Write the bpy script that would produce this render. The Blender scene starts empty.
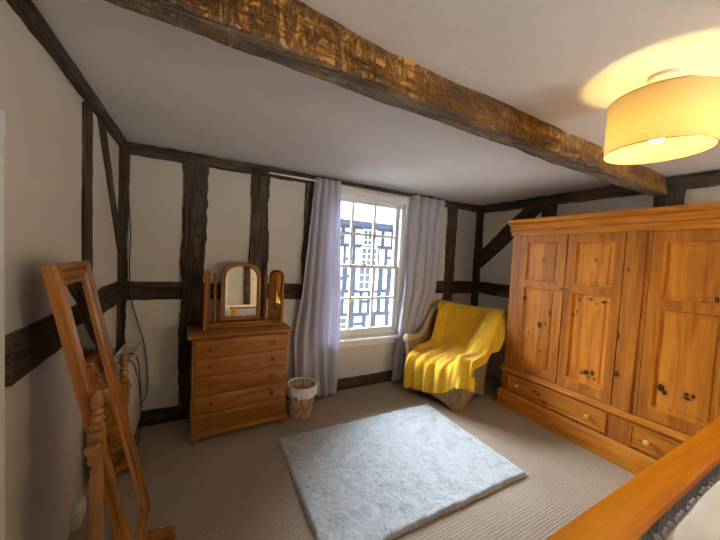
import bpy, bmesh, math, random
from mathutils import Vector, Matrix, noise, Euler
random.seed(7)
PI = math.pi
scene = bpy.context.scene
col = scene.collection

# ------------------------------------------------------------------ camera
cam_data = bpy.data.cameras.new('camera')
cam_data.sensor_width = 36.0
cam_data.lens = 296.0 / 720.0 * 36.0
cam_data.clip_start = 0.02
cam = bpy.data.objects.new('camera', cam_data)
col.objects.link(cam)
R = Matrix(((0.87994788, -0.02404104, -0.47446154),
            (-0.47220109, 0.065336, -0.87906618),
            (0.05213309, 0.99757367, 0.04614007)))
cam.matrix_world = Matrix.Translation((0, 0, 1.45)) @ R.to_4x4()
scene.camera = cam

# ------------------------------------------------------------------ sky, portals, exposure
world = bpy.data.worlds.new('overcast_sky')
scene.world = world
world.use_nodes = True
wn, wl = world.node_tree.nodes, world.node_tree.links
bg = wn['Background']
wtc = wn.new('ShaderNodeTexCoord')
wsep = wn.new('ShaderNodeSeparateXYZ')
wl.new(wtc.outputs['Generated'], wsep.inputs[0])
wr = wn.new('ShaderNodeValToRGB')
wr.color_ramp.elements[0].position = 0.48
wr.color_ramp.elements[0].color = (0.93, 0.95, 1.0, 1)
wr.color_ramp.elements[1].position = 1.0
wr.color_ramp.elements[1].color = (0.60, 0.76, 1.0, 1)
wm = wn.new('ShaderNodeMapRange')
wm.inputs[1].default_value = -1
wl.new(wsep.outputs[2], wm.inputs[0])
wl.new(wm.outputs[0], wr.inputs[0])
# brighter cloud on the sun's side of the sky, over the house across the street
sund = wn.new('ShaderNodeVectorMath')
sund.operation = 'DOT_PRODUCT'
wl.new(wtc.outputs['Generated'], sund.inputs[0])
sund.inputs[1].default_value = (0.03, 0.45, 0.89)
sr = wn.new('ShaderNodeMapRange')
sr.interpolation_type = 'SMOOTHSTEP'
sr.inputs[1].default_value = 0.12
sr.inputs[2].default_value = 0.92
sr.inputs[3].default_value = 2.2
sr.inputs[4].default_value = 62.0
wl.new(sund.outputs['Value'], sr.inputs[0])
warm = wn.new('ShaderNodeMix')
warm.data_type = 'RGBA'
wf = wn.new('ShaderNodeMapRange')
wf.inputs[1].default_value = -0.3
wf.inputs[2].default_value = 0.9
wl.new(sund.outputs['Value'], wf.inputs[0])
wl.new(wf.outputs[0], warm.inputs[0])
warm.inputs[6].default_value = (1.0, 0.95, 0.89, 1)
warm.inputs[7].default_value = (0.86, 0.93, 1.0, 1)
wl.new(warm.outputs[2], bg.inputs[0])
wl.new(sr.outputs[0], bg.inputs[1])


def portal(name, loc, rot, sx, sy):
    d = bpy.data.lights.new(name, 'AREA')
    d.shape = 'RECTANGLE'
    d.size, d.size_y = sx, sy
    d.cycles.is_portal = True
    o = bpy.data.objects.new(name, d)
    o.location, o.rotation_euler = loc, rot
    col.objects.link(o)


portal('window_portal', (1.60, 2.99, 1.32), (-PI / 2, 0, 0), 0.98, 1.5)
portal('rear_fill_portal', (2.25, -2.36, 1.15), (PI / 2, 0, 0), 2.0, 1.8)  # guides sky light through the window added for fill

vs = scene.view_settings
vs.view_transform = 'Standard'
vs.look = 'None'
vs.gamma = 1.0
vs.use_curve_mapping = False
vs.exposure = 0.15
scene.cycles.max_bounces = 10
scene.cycles.diffuse_bounces = 6
scene.cycles.transparent_max_bounces = 12
scene.cycles.caustics_reflective = False
scene.cycles.caustics_refractive = False
scene.cycles.sample_clamp_indirect = 4.0

BULB = 250.0       # strength of the ceiling lamp's bulb
GLOBE = 690.0      # strength of the bedside lamp behind the viewer


# ------------------------------------------------------------------ materials
class NT:
    def __init__(self, name):
        self.m = bpy.data.materials.new(name)
        self.m.use_nodes = True
        self.t = self.m.node_tree
        self.n, self.l = self.t.nodes, self.t.links
        self.p = self.n['Principled BSDF']
        self.out = self.n['Material Output']

    def new(self, typ, **kw):
        nd = self.n.new(typ)
        for k, v in kw.items():
            setattr(nd, k, v)
        return nd

    def link(self, a, b):
        self.l.new(a, b)

    def math(self, op, a, b=None, clamp=False):
        nd = self.n.new('ShaderNodeMath')
        nd.operation = op
        nd.use_clamp = clamp
        for i, v in enumerate((a, b)):
            if v is None:
                continue
            if isinstance(v, (int, float)):
                nd.inputs[i].default_value = v
            else:
                self.l.new(v, nd.inputs[i])
        return nd.outputs[0]

    def obj(self, scale=(1, 1, 1), rand=0.0, rot=(0, 0, 0)):
        tc = self.n.new('ShaderNodeTexCoord')
        src = tc.outputs['Object']
        if rand:
            oi = self.n.new('ShaderNodeObjectInfo')
            m = self.math('MULTIPLY', oi.outputs['Random'], rand)
            va = self.new('ShaderNodeVectorMath', operation='ADD')
            self.link(src, va.inputs[0])
            self.link(m, va.inputs[1])
            src = va.outputs[0]
        mp = self.n.new('ShaderNodeMapping')
        mp.inputs['Scale'].default_value = scale
        mp.inputs['Rotation'].default_value = rot
        self.link(src, mp.inputs[0])
        return mp.outputs[0]

    def noise(self, vec, scale, detail=4, rough=0.55, dist=0.0):
        nd = self.n.new('ShaderNodeTexNoise')
        nd.inputs['Scale'].default_value = scale
        nd.inputs['Detail'].default_value = detail
        nd.inputs['Roughness'].default_value = rough
        nd.inputs['Distortion'].default_value = dist
        self.link(vec, nd.inputs['Vector'])
        return nd.outputs['Fac']

    def ramp(self, fac, stops):
        nd = self.n.new('ShaderNodeValToRGB')
        cr = nd.color_ramp
        while len(cr.elements) < len(stops):
            cr.elements.new(0.5)
        for e, (p, c) in zip(cr.elements, stops):
            e.position = p
            e.color = (*c, 1)
        self.link(fac, nd.inputs[0])
        return nd.outputs[0]

    def mix(self, fac, a, b, blend='MIX'):
        nd = self.n.new('ShaderNodeMix')
        nd.data_type = 'RGBA'
        nd.blend_type = blend
        if isinstance(fac, (int, float)):
            nd.inputs[0].default_value = fac
        else:
            self.link(fac, nd.inputs[0])
        for i, v in ((6, a), (7, b)):
            if isinstance(v, tuple):
                nd.inputs[i].default_value = (*v, 1)
            else:
                self.link(v, nd.inputs[i])
        return nd.outputs[2]

    def bump(self, h, strength, dist=0.01):
        nd = self.n.new('ShaderNodeBump')
        nd.inputs['Strength'].default_value = strength
        nd.inputs['Distance'].default_value = dist
        self.link(h, nd.inputs['Height'])
        self.link(nd.outputs[0], self.p.inputs['Normal'])

    def set(self, rough=0.5, metal=0.0, color=None, spec=0.5):
        self.p.inputs['Roughness'].default_value = rough
        self.p.inputs['Metallic'].default_value = metal
        self.p.inputs['Specular IOR Level'].default_value = spec
        if color is not None:
            if isinstance(color, tuple):
                self.p.inputs['Base Color'].default_value = (*color, 1)
            else:
                self.link(color, self.p.inputs['Base Color'])
        return self.m


def sc3(along, axis, across, normal=None):
    s = [across] * 3
    s['XYZ'.index(axis)] = along
    if normal:
        s['XYZ'.index(normal)] = 0.0
    return tuple(s)


def wood(name, light, mid, dark, axis='Z', normal='X', knots=True, rough=0.38, board=0.0, spots=(), knotscale=5.0):
    t = NT(name)
    v = t.obj(sc3(1.2, axis, 16), rand=7.0)
    g1 = t.noise(v, 1.0, 5, 0.6, 0.6)
    v2 = t.obj(sc3(3.0, axis, 130), rand=3.0)
    g2 = t.noise(v2, 1.0, 3, 0.6)
    v3 = t.obj(sc3(0.7, axis, 4.5), rand=5.0)
    rings = t.math('SINE', t.math('MULTIPLY', t.noise(v3, 1.0, 2, 0.5, 0.3), 60.0))
    f = t.math('ADD', t.math('MULTIPLY', g1, 0.75), t.math('MULTIPLY', g2, 0.28))
    f = t.math('ADD', f, t.math('MULTIPLY', rings, 0.045))
    c = t.ramp(f, [(0.30, dark), (0.50, mid), (0.72, light)])
    if board:
        tc = t.new('ShaderNodeTexCoord')
        sep = t.new('ShaderNodeSeparateXYZ')
        t.link(tc.outputs['Object'], sep.inputs[0])
        ax = [a for a in 'XYZ' if a not in (axis, normal)][0]
        fl = t.math('FLOOR', t.math('DIVIDE', sep.outputs[ax], board))
        wnz = t.new('ShaderNodeTexWhiteNoise', noise_dimensions='1D')
        t.link(t.math('ADD', fl, 0.37), wnz.inputs['W'])
        tone = t.ramp(wnz.outputs['Value'], [(0.0, (0.72, 0.66, 0.60)), (1.0, (1.16, 1.18, 1.20))])
        c = t.mix(1.0, c, tone, 'MULTIPLY')
    kc = tuple(x * 0.16 for x in dark)
    if knots:
        kv = t.obj(sc3(0.55, axis, 1.0, normal), rand=4.0)
        vo = t.new('ShaderNodeTexVoronoi', voronoi_dimensions='3D')
        vo.inputs['Scale'].default_value = knotscale
        vo.inputs['Randomness'].default_value = 0.9
        t.link(kv, vo.inputs['Vector'])
        wob = t.math('MULTIPLY', t.noise(t.obj((25, 25, 25)), 1.0, 2), 0.05)
        d = t.math('ADD', vo.outputs['Distance'], wob)
        sep2 = t.new('ShaderNodeSeparateColor')
        t.link(vo.outputs['Color'], sep2.inputs[0])
        sel = t.math('GREATER_THAN', sep2.outputs[0], 0.62)
        size = t.math('ADD', t.math('MULTIPLY', sep2.outputs[1], 0.07), 0.05)
        core = t.math('SUBTRACT', 1.0, t.math('DIVIDE', d, size), clamp=True)
        core = t.math('MULTIPLY', core, 2.2, clamp=True)
        halo = t.math('SUBTRACT', 1.0, t.math('DIVIDE', d, 0.22), clamp=True)
        c = t.mix(t.math('MULTIPLY', t.math('MULTIPLY', halo, sel), 0.6), c, tuple(x * 0.75 for x in dark))
        c = t.mix(t.math('MULTIPLY', core, sel), c, kc)
    if spots:
        a, b = [x for x in 'XYZ' if x != normal]
        tc = t.new('ShaderNodeTexCoord')
        wv = t.new('ShaderNodeVectorMath', operation='ADD')
        nz = t.new('ShaderNodeTexNoise')
        nz.inputs['Scale'].default_value = 40
        t.link(tc.outputs['Object'], nz.inputs['Vector'])
        sub = t.new('ShaderNodeVectorMath', operation='MULTIPLY_ADD')
        t.link(nz.outputs['Color'], sub.inputs[0])
        sub.inputs[1].default_value = (0.014,) * 3
        sub.inputs[2].default_value = (-0.007,) * 3
        t.link(tc.outputs['Object'], wv.inputs[0])
        t.link(sub.outputs[0], wv.inputs[1])
        sep = t.new('ShaderNodeSeparateXYZ')
        t.link(wv.outputs[0], sep.inputs[0])
        best = None
        for (pa, pb, ra, rb) in spots:
            da = t.math('DIVIDE', t.math('SUBTRACT', sep.outputs[a], pa), ra)
            db = t.math('DIVIDE', t.math('SUBTRACT', sep.outputs[b], pb), rb)
            dd = t.math('ADD', t.math('MULTIPLY', da, da), t.math('MULTIPLY', db, db))
            best = dd if best is None else t.math('MINIMUM', best, dd)
        hal = t.math('SUBTRACT', 1.0, t.math('DIVIDE', best, 6.0), clamp=True)
        c = t.mix(t.math('MULTIPLY', hal, 0.45), c, tuple(x * 0.8 for x in dark))
        k = t.math('MULTIPLY', t.math('SUBTRACT', 1.25, best), 2.5, clamp=True)
        c = t.mix(k, c, kc)
    t.bump(f, 0.12, 0.004)
    return t.set(rough, color=c, spec=0.28)


PINE = ((0.55, 0.212, 0.024), (0.415, 0.142, 0.012), (0.235, 0.066, 0.005))
PFRM = ((0.45, 0.165, 0.019), (0.325, 0.104, 0.010), (0.17, 0.045, 0.004))
DRES = ((0.37, 0.150, 0.030), (0.255, 0.091, 0.014), (0.125, 0.040, 0.006))
CHEV = ((0.36, 0.150, 0.030), (0.235, 0.088, 0.014), (0.10, 0.033, 0.005))
M = {}
M['pine_y'] = wood('pine_along_y', *PINE, axis='Y', normal='X', knots=True)
M['pine_z'] = wood('pine_along_z', *PFRM, axis='Z', normal='X', knots=True)
M['pine_dark'] = wood('pine_stile', (0.40, 0.143, 0.016), (0.275, 0.086, 0.009), (0.15, 0.039, 0.004), axis='Z', normal='X', knots=True)
M['dresser_x'] = wood('stained_pine_along_x', *DRES, axis='X', normal='Y', knots=True, knotscale=4.0)
M['dresser_z'] = wood('stained_pine_along_z', *DRES, axis='Z', normal='Y', knots=False)
M['cheval'] = wood('oiled_pine_frame', *CHEV, axis='Z', normal='X', knots=False, rough=0.3)
M['cheval_y'] = wood('oiled_pine_rail', *CHEV, axis='Y', normal='X', knots=False, rough=0.3)
M['bed_x'] = wood('varnished_bed_rail', (0.64, 0.235, 0.006), (0.54, 0.175, 0.003), (0.40, 0.110, 0.002), axis='X', normal='Z', knots=False, rough=0.32)


def plaster(name, c, var=0.12, bump=0.25):
    t = NT(name)
    v = t.obj((1, 1, 1))
    n1 = t.noise(v, 2.2, 5, 0.6)
    n2 = t.noise(v, 28, 3, 0.6)
    k = t.ramp(n1, [(0.3, tuple(x * (1 - var) for x in c)), (0.7, c)])
    t.bump(t.math('ADD', t.math('MULTIPLY', n1, 2.0), t.math('MULTIPLY', n2, 0.25)), bump, 0.02)
    return t.set(0.85, color=k, spec=0.2)


M['wall'] = plaster('limewashed_plaster', (0.655, 0.615, 0.565))
M['ceiling'] = plaster('ceiling_plaster', (0.82, 0.83, 0.86), 0.08, 0.3)


def old_oak(name, c1, c2, c3, axis, rough=0.8, bump=0.8, crack=True):
    t = NT(name)
    v = t.obj(sc3(1.6, axis, 14), rand=6.0)
    g = t.noise(v, 1.0, 6, 0.65, 0.8)
    v2 = t.obj(sc3(6, axis, 90), rand=4.0)
    g2 = t.noise(v2, 1.0, 4, 0.6, 0.4)
    blot = t.noise(t.obj((5, 5, 5), rand=3.0), 1.0, 4, 0.6)
    f = t.math('ADD', t.math('MULTIPLY', g, 0.5), t.math('MULTIPLY', g2, 0.3))
    f = t.math('ADD', f, t.math('MULTIPLY', blot, 0.22))
    c = t.ramp(f, [(0.36, c1), (0.52, c2), (0.68, c3)])
    h = f
    if crack:
        vv = t.obj(sc3(2.2, axis, 30), rand=2.0)
        cr = t.noise(vv, 1.0, 2, 0.5, 1.2)
        ln = t.math('SUBTRACT', 1.0, t.math('MULTIPLY', t.math('ABSOLUTE', t.math('SUBTRACT', cr, 0.5)), 26.0), clamp=True)
        c = t.mix(t.math('MULTIPLY', ln, 0.8), c, tuple(x * 0.3 for x in c1))
        h = t.math('SUBTRACT', f, t.math('MULTIPLY', ln, 0.5))
    t.bump(h, bump, 0.02)
    return t.set(rough, color=c, spec=0.25)


OAK = ((0.019, 0.012, 0.008), (0.068, 0.043, 0.027), (0.16, 0.105, 0.066))
for a in 'XYZ':
    M['oak_' + a] = old_oak('dark_oak_' + a.lower(), *OAK, axis=a)


def beam_oak():
    # wormed pale heart with hewing marks across the grain
    t = NT('hewn_beam_oak')
    v = t.obj((3.0, 16, 16))
    g = t.noise(v, 1.0, 6, 0.65, 1.0)
    blot = t.noise(t.obj((3.5, 7, 7)), 1.0, 5, 0.65)
    marks = t.noise(t.obj((17, 6, 6), rot=(0, 0.55, 0)), 1.0, 6, 0.7, 2.2)
    f = t.math('ADD', t.math('MULTIPLY', g, 0.45), t.math('MULTIPLY', blot, 0.55))
    c = t.ramp(f, [(0.34, (0.05, 0.023, 0.008)), (0.45, (0.25, 0.108, 0.022)), (0.54, (0.46, 0.210, 0.036)), (0.70, (0.62, 0.325, 0.065))])
    ln = t.math('SUBTRACT', 1.0, t.math('MULTIPLY', t.math('ABSOLUTE', t.math('SUBTRACT', marks, 0.5)), 15.0), clamp=True)
    c = t.mix(t.math('MULTIPLY', t.math('MULTIPLY', ln, blot), 1.25, clamp=True), c, (0.03, 0.016, 0.008))
    cr = t.noise(t.obj((2.2, 34, 34)), 1.0, 3, 0.5, 1.4)
    l2 = t.math('SUBTRACT', 1.0, t.math('MULTIPLY', t.math('ABSOLUTE', t.math('SUBTRACT', cr, 0.5)), 18.0), clamp=True)
    c = t.mix(t.math('MULTIPLY', l2, 0.28), c, (0.03, 0.017, 0.01))
    # the underside blends to a greyer brown along an uneven edge
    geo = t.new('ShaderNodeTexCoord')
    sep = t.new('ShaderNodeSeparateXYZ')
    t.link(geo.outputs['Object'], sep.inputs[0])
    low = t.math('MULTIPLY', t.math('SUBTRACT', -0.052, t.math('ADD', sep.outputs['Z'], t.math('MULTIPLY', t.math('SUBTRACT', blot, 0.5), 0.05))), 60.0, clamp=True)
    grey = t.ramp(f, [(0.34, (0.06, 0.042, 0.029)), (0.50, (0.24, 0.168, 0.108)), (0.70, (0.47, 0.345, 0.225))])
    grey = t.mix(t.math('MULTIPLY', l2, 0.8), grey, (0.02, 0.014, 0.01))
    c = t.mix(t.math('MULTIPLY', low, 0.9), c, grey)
    h = t.math('SUBTRACT', f, t.math('ADD', t.math('MULTIPLY', ln, 0.25), t.math('MULTIPLY', l2, 0.3)))
    t.bump(h, 1.0, 0.03)
    return t.set(0.75, color=c, spec=0.3)


M['beam'] = beam_oak()


def carpet():
    t = NT('ribbed_loop_carpet')
    tc = t.new('ShaderNodeTexCoord')
    sep = t.new('ShaderNodeSeparateXYZ')
    t.link(tc.outputs['Object'], sep.inputs[0])
    n = t.noise(t.obj((1, 1, 1)), 60, 3, 0.6)
    big = t.noise(t.obj((1, 1, 1)), 1.3, 4, 0.55)
    yy = t.math('ADD', sep.outputs[1], t.math('MULTIPLY', n, 0.016))
    rib = t.math('SINE', t.math('MULTIPLY', yy, 2 * PI / 0.017))
    lp = t.math('SINE', t.math('MULTIPLY', t.math('ADD', sep.outputs[0], t.math('MULTIPLY', n, 0.012)), 2 * PI / 0.016))
    h = t.math('ADD', t.math('MULTIPLY', rib, 0.5), t.math('MULTIPLY', lp, 0.35))
    h = t.math('ADD', h, t.math('MULTIPLY', n, 1.2))
    nf = t.noise(t.obj((1, 1, 1)), 170, 2, 0.7)
    f = t.math('ADD', t.math('MULTIPLY', nf, 0.75), t.math('MULTIPLY', big, 0.25))
    c = t.ramp(f, [(0.34, (0.19, 0.155, 0.12)), (0.50, (0.32, 0.265, 0.215)), (0.70, (0.45, 0.385, 0.32))])
    dk = t.math('MULTIPLY', t.math('ADD', t.math('MULTIPLY', rib, -0.5), 0.5), 0.28)
    c = t.mix(dk, c, (0.16, 0.115, 0.08))
    t.bump(h, 0.25, 0.005)
    return t.set(0.95, color=c, spec=0.1)


M['carpet'] = carpet()


def rugmat():
    t = NT('pale_grey_plush')
    v = t.obj((1, 1, 1))
    n = t.noise(v, 6, 8, 0.75, 2.0)
    n2 = t.noise(v, 130, 3, 0.7)
    f = t.math('ADD', t.math('MULTIPLY', n, 0.6), t.math('MULTIPLY', n2, 0.4))
    c = t.ramp(f, [(0.34, (0.12, 0.135, 0.16)), (0.42, (0.34, 0.38, 0.425)), (0.53, (0.46, 0.51, 0.56)), (0.72, (0.55, 0.61, 0.67))])
    t.bump(f, 0.8, 0.02)
    t.p.inputs['Sheen Weight'].default_value = 0.3
    return t.set(0.95, color=c, spec=0.1)


M['rug'] = rugmat()


def cloth(name, c, var=0.12, scale=60, sheen=0.2, rough=0.9, bump=0.2):
    t = NT(name)
    n = t.noise(t.obj((1, 1, 1)), scale, 3, 0.6)
    n2 = t.noise(t.obj((1, 1, 1)), scale / 9, 4, 0.6)
    f = t.math('ADD', t.math('MULTIPLY', n, 0.5), t.math('MULTIPLY', n2, 0.5))
    k = t.ramp(f, [(0.35, tuple(x * (1 - var) for x in c)), (0.65, c)])
    t.bump(n, bump, 0.005)
    t.p.inputs['Sheen Weight'].default_value = sheen
    return t.set(rough, color=k, spec=0.15)


M['throw'] = cloth('mustard_fleece', (0.74, 0.425, 0.022), 0.30, 70, 0.15, bump=0.35)
M['bedding'] = cloth('white_cotton', (0.82, 0.80, 0.77), 0.05, 40)
M['liner'] = cloth('crumpled_liner', (0.85, 0.84, 0.82), 0.06, 30, 0.0, 0.4, 0.5)


def curtain_mat():
    t = NT('lavender_grey_curtain')
    n = t.noise(t.obj((300, 300, 60)), 1.0, 2)
    k = t.ramp(n, [(0.3, (0.66, 0.645, 0.71)), (0.7, (0.76, 0.745, 0.81))])
    t.set(0.85, color=k, spec=0.2)
    tr = t.new('ShaderNodeBsdfTranslucent')
    tr.inputs[0].default_value = (0.68, 0.68, 0.80, 1)
    mx = t.new('ShaderNodeMixShader')
    mx.inputs[0].default_value = 0.45
    t.link(t.p.outputs[0], mx.inputs[1])
    t.link(tr.outputs[0], mx.inputs[2])
    t.link(mx.outputs[0], t.out.inputs[0])
    return t.m


M['curtain'] = curtain_mat()


def wicker(name, c1, c2, fr=95.0):
    t = NT(name)
    tc = t.new('ShaderNodeTexCoord')
    sep = t.new('ShaderNodeSeparateXYZ')
    t.link(tc.outputs['Object'], sep.inputs[0])
    n = t.noise(t.obj((1, 1, 1)), 25, 3)
    u = t.math('ADD', sep.outputs[0], t.math('MULTIPLY', sep.outputs[1], 0.93))
    rib = t.math('SINE', t.math('MULTIPLY', u, 2 * PI / 0.044))
    row = t.math('SINE', t.math('ADD', t.math('MULTIPLY', sep.outputs[2], 2 * PI / 0.012), t.math('MULTIPLY', t.math('SIGN', rib), PI / 2)))
    h = t.math('ADD', t.math('MULTIPLY', t.math('ABSOLUTE', rib), 0.8), t.math('MULTIPLY', row, 0.35))
    f = t.math('ADD', t.math('MULTIPLY', h, 0.4), t.math('MULTIPLY', n, 0.5))
    c = t.ramp(f, [(0.22, c1), (0.60, c2)])
    t.bump(h, 0.9, 0.008)
    return t.set(0.6, color=c, spec=0.3)


M['wicker'] = wicker('natural_wicker', (0.10, 0.055, 0.022), (0.56, 0.39, 0.19))
M['wicker_pale'] = wicker('pale_wicker', (0.34, 0.21, 0.10), (0.85, 0.63, 0.37))


def plain(name, c, rough=0.5, metal=0.0, spec=0.5, var=0.06):
    t = NT(name)
    n = t.noise(t.obj((1, 1, 1)), 14, 3)
    return t.set(rough, metal, t.ramp(n, [(0.3, tuple(x * (1 - var) for x in c)), (0.7, c)]), spec)


M['white_paint'] = plain('white_gloss_paint', (0.85, 0.87, 0.90), 0.35)
M['white_enamel'] = plain('radiator_enamel', (0.74, 0.72, 0.67), 0.35)
M['black_rubber'] = plain('black_cable_rubber', (0.012, 0.012, 0.012), 0.5)
M['metal'] = plain('brushed_steel', (0.62, 0.60, 0.57), 0.32, 1.0)
M['dark_metal'] = plain('dark_bronze', (0.09, 0.08, 0.075), 0.4, 0.8)
M['brass'] = plain('aged_brass', (0.55, 0.38, 0.16), 0.3, 1.0)
M['dark_wood'] = plain('dark_turned_wood', (0.06, 0.025, 0.012), 0.35)
M['knob_pine'] = plain('pale_turned_pine', (0.60, 0.32, 0.09), 0.35)
M['knob_dresser'] = plain('stained_turned_knob', (0.20, 0.065, 0.02), 0.3)
M['knob_cheval'] = plain('oiled_turned_pine', (0.24, 0.10, 0.021), 0.3, var=0.25)
M['slat'] = plain('greyed_bed_slats', (0.36, 0.30, 0.25), 0.5, var=0.25)
M['white_plastic'] = plain('white_plastic', (0.66, 0.68, 0.71), 0.4)

t = NT('mirror_silver')
M['mirror'] = t.set(0.015, 1.0, (0.88, 0.89, 0.88))

t = NT('window_pane')
tr = t.new('ShaderNodeBsdfTransparent')
tr.inputs[0].default_value = (0.97, 0.985, 0.99, 1)
gl = t.new('ShaderNodeBsdfGlossy')
gl.inputs['Roughness'].default_value = 0.02
fr = t.new('ShaderNodeFresnel')
fr.inputs[0].default_value = 1.3
mx = t.new('ShaderNodeMixShader')
t.link(fr.outputs[0], mx.inputs[0])
t.link(tr.outputs[0], mx.inputs[1])
t.link(gl.outputs[0], mx.inputs[2])
t.link(mx.outputs[0], t.out.inputs[0])
M['pane'] = t.m

t = NT('linen_lampshade')
df = t.new('ShaderNodeBsdfDiffuse')
tl = t.new('ShaderNodeBsdfTranslucent')
n = t.noise(t.obj((90, 90, 260)), 1.0, 3)
k = t.ramp(n, [(0.3, (0.60, 0.47, 0.24)), (0.7, (0.68, 0.54, 0.29))])
t.link(k, df.inputs[0])
t.link(k, tl.inputs[0])
mx = t.new('ShaderNodeMixShader')
mx.inputs[0].default_value = 0.21
t.link(df.outputs[0], mx.inputs[1])
t.link(tl.outputs[0], mx.inputs[2])
t.link(mx.outputs[0], t.out.inputs[0])
M['shade'] = t.m

t = NT('warm_bulb')
em = t.new('ShaderNodeEmission')
em.inputs[0].default_value = (1.0, 0.66, 0.20, 1)
em.inputs[1].default_value = BULB
t.link(em.outputs[0], t.out.inputs[0])
M['bulb'] = t.m

M['street'] = plain('street_paving', (0.72, 0.72, 0.72), 0.9)
M['render_white'] = plaster('white_house_render', (0.62, 0.625, 0.63), 0.06, 0.2)
M['house_timber'] = plain('black_house_timber', (0.020, 0.027, 0.040), 0.8, spec=0.05, var=0.4)
M['house_glass'] = plain('house_window_glass', (0.030, 0.040, 0.046), 0.5, 0.0, 0.05)


def tiles():
    t = NT('red_roof_tiles')
    n = t.noise(t.obj((1, 1, 1)), 3, 5)
    n2 = t.noise(t.obj((1, 1, 1)), 0.5, 3)
    c = t.ramp(t.math('ADD', t.math('MULTIPLY', n, 0.4), t.math('MULTIPLY', n2, 0.6)), [(0.35, (0.085, 0.078, 0.075)), (0.50, (0.085, 0.060, 0.054)), (0.65, (0.085, 0.048, 0.042))])
    w = t.new('ShaderNodeTexWave', wave_type='BANDS', bands_direction='Y')
    w.inputs['Scale'].default_value = 3.0
    t.link(t.obj((1, 1, 1)), w.inputs[0])
    t.bump(w.outputs['Fac'], 0.6, 0.03)
    return t.set(0.85, color=c)


M['tiles'] = tiles()


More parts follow.
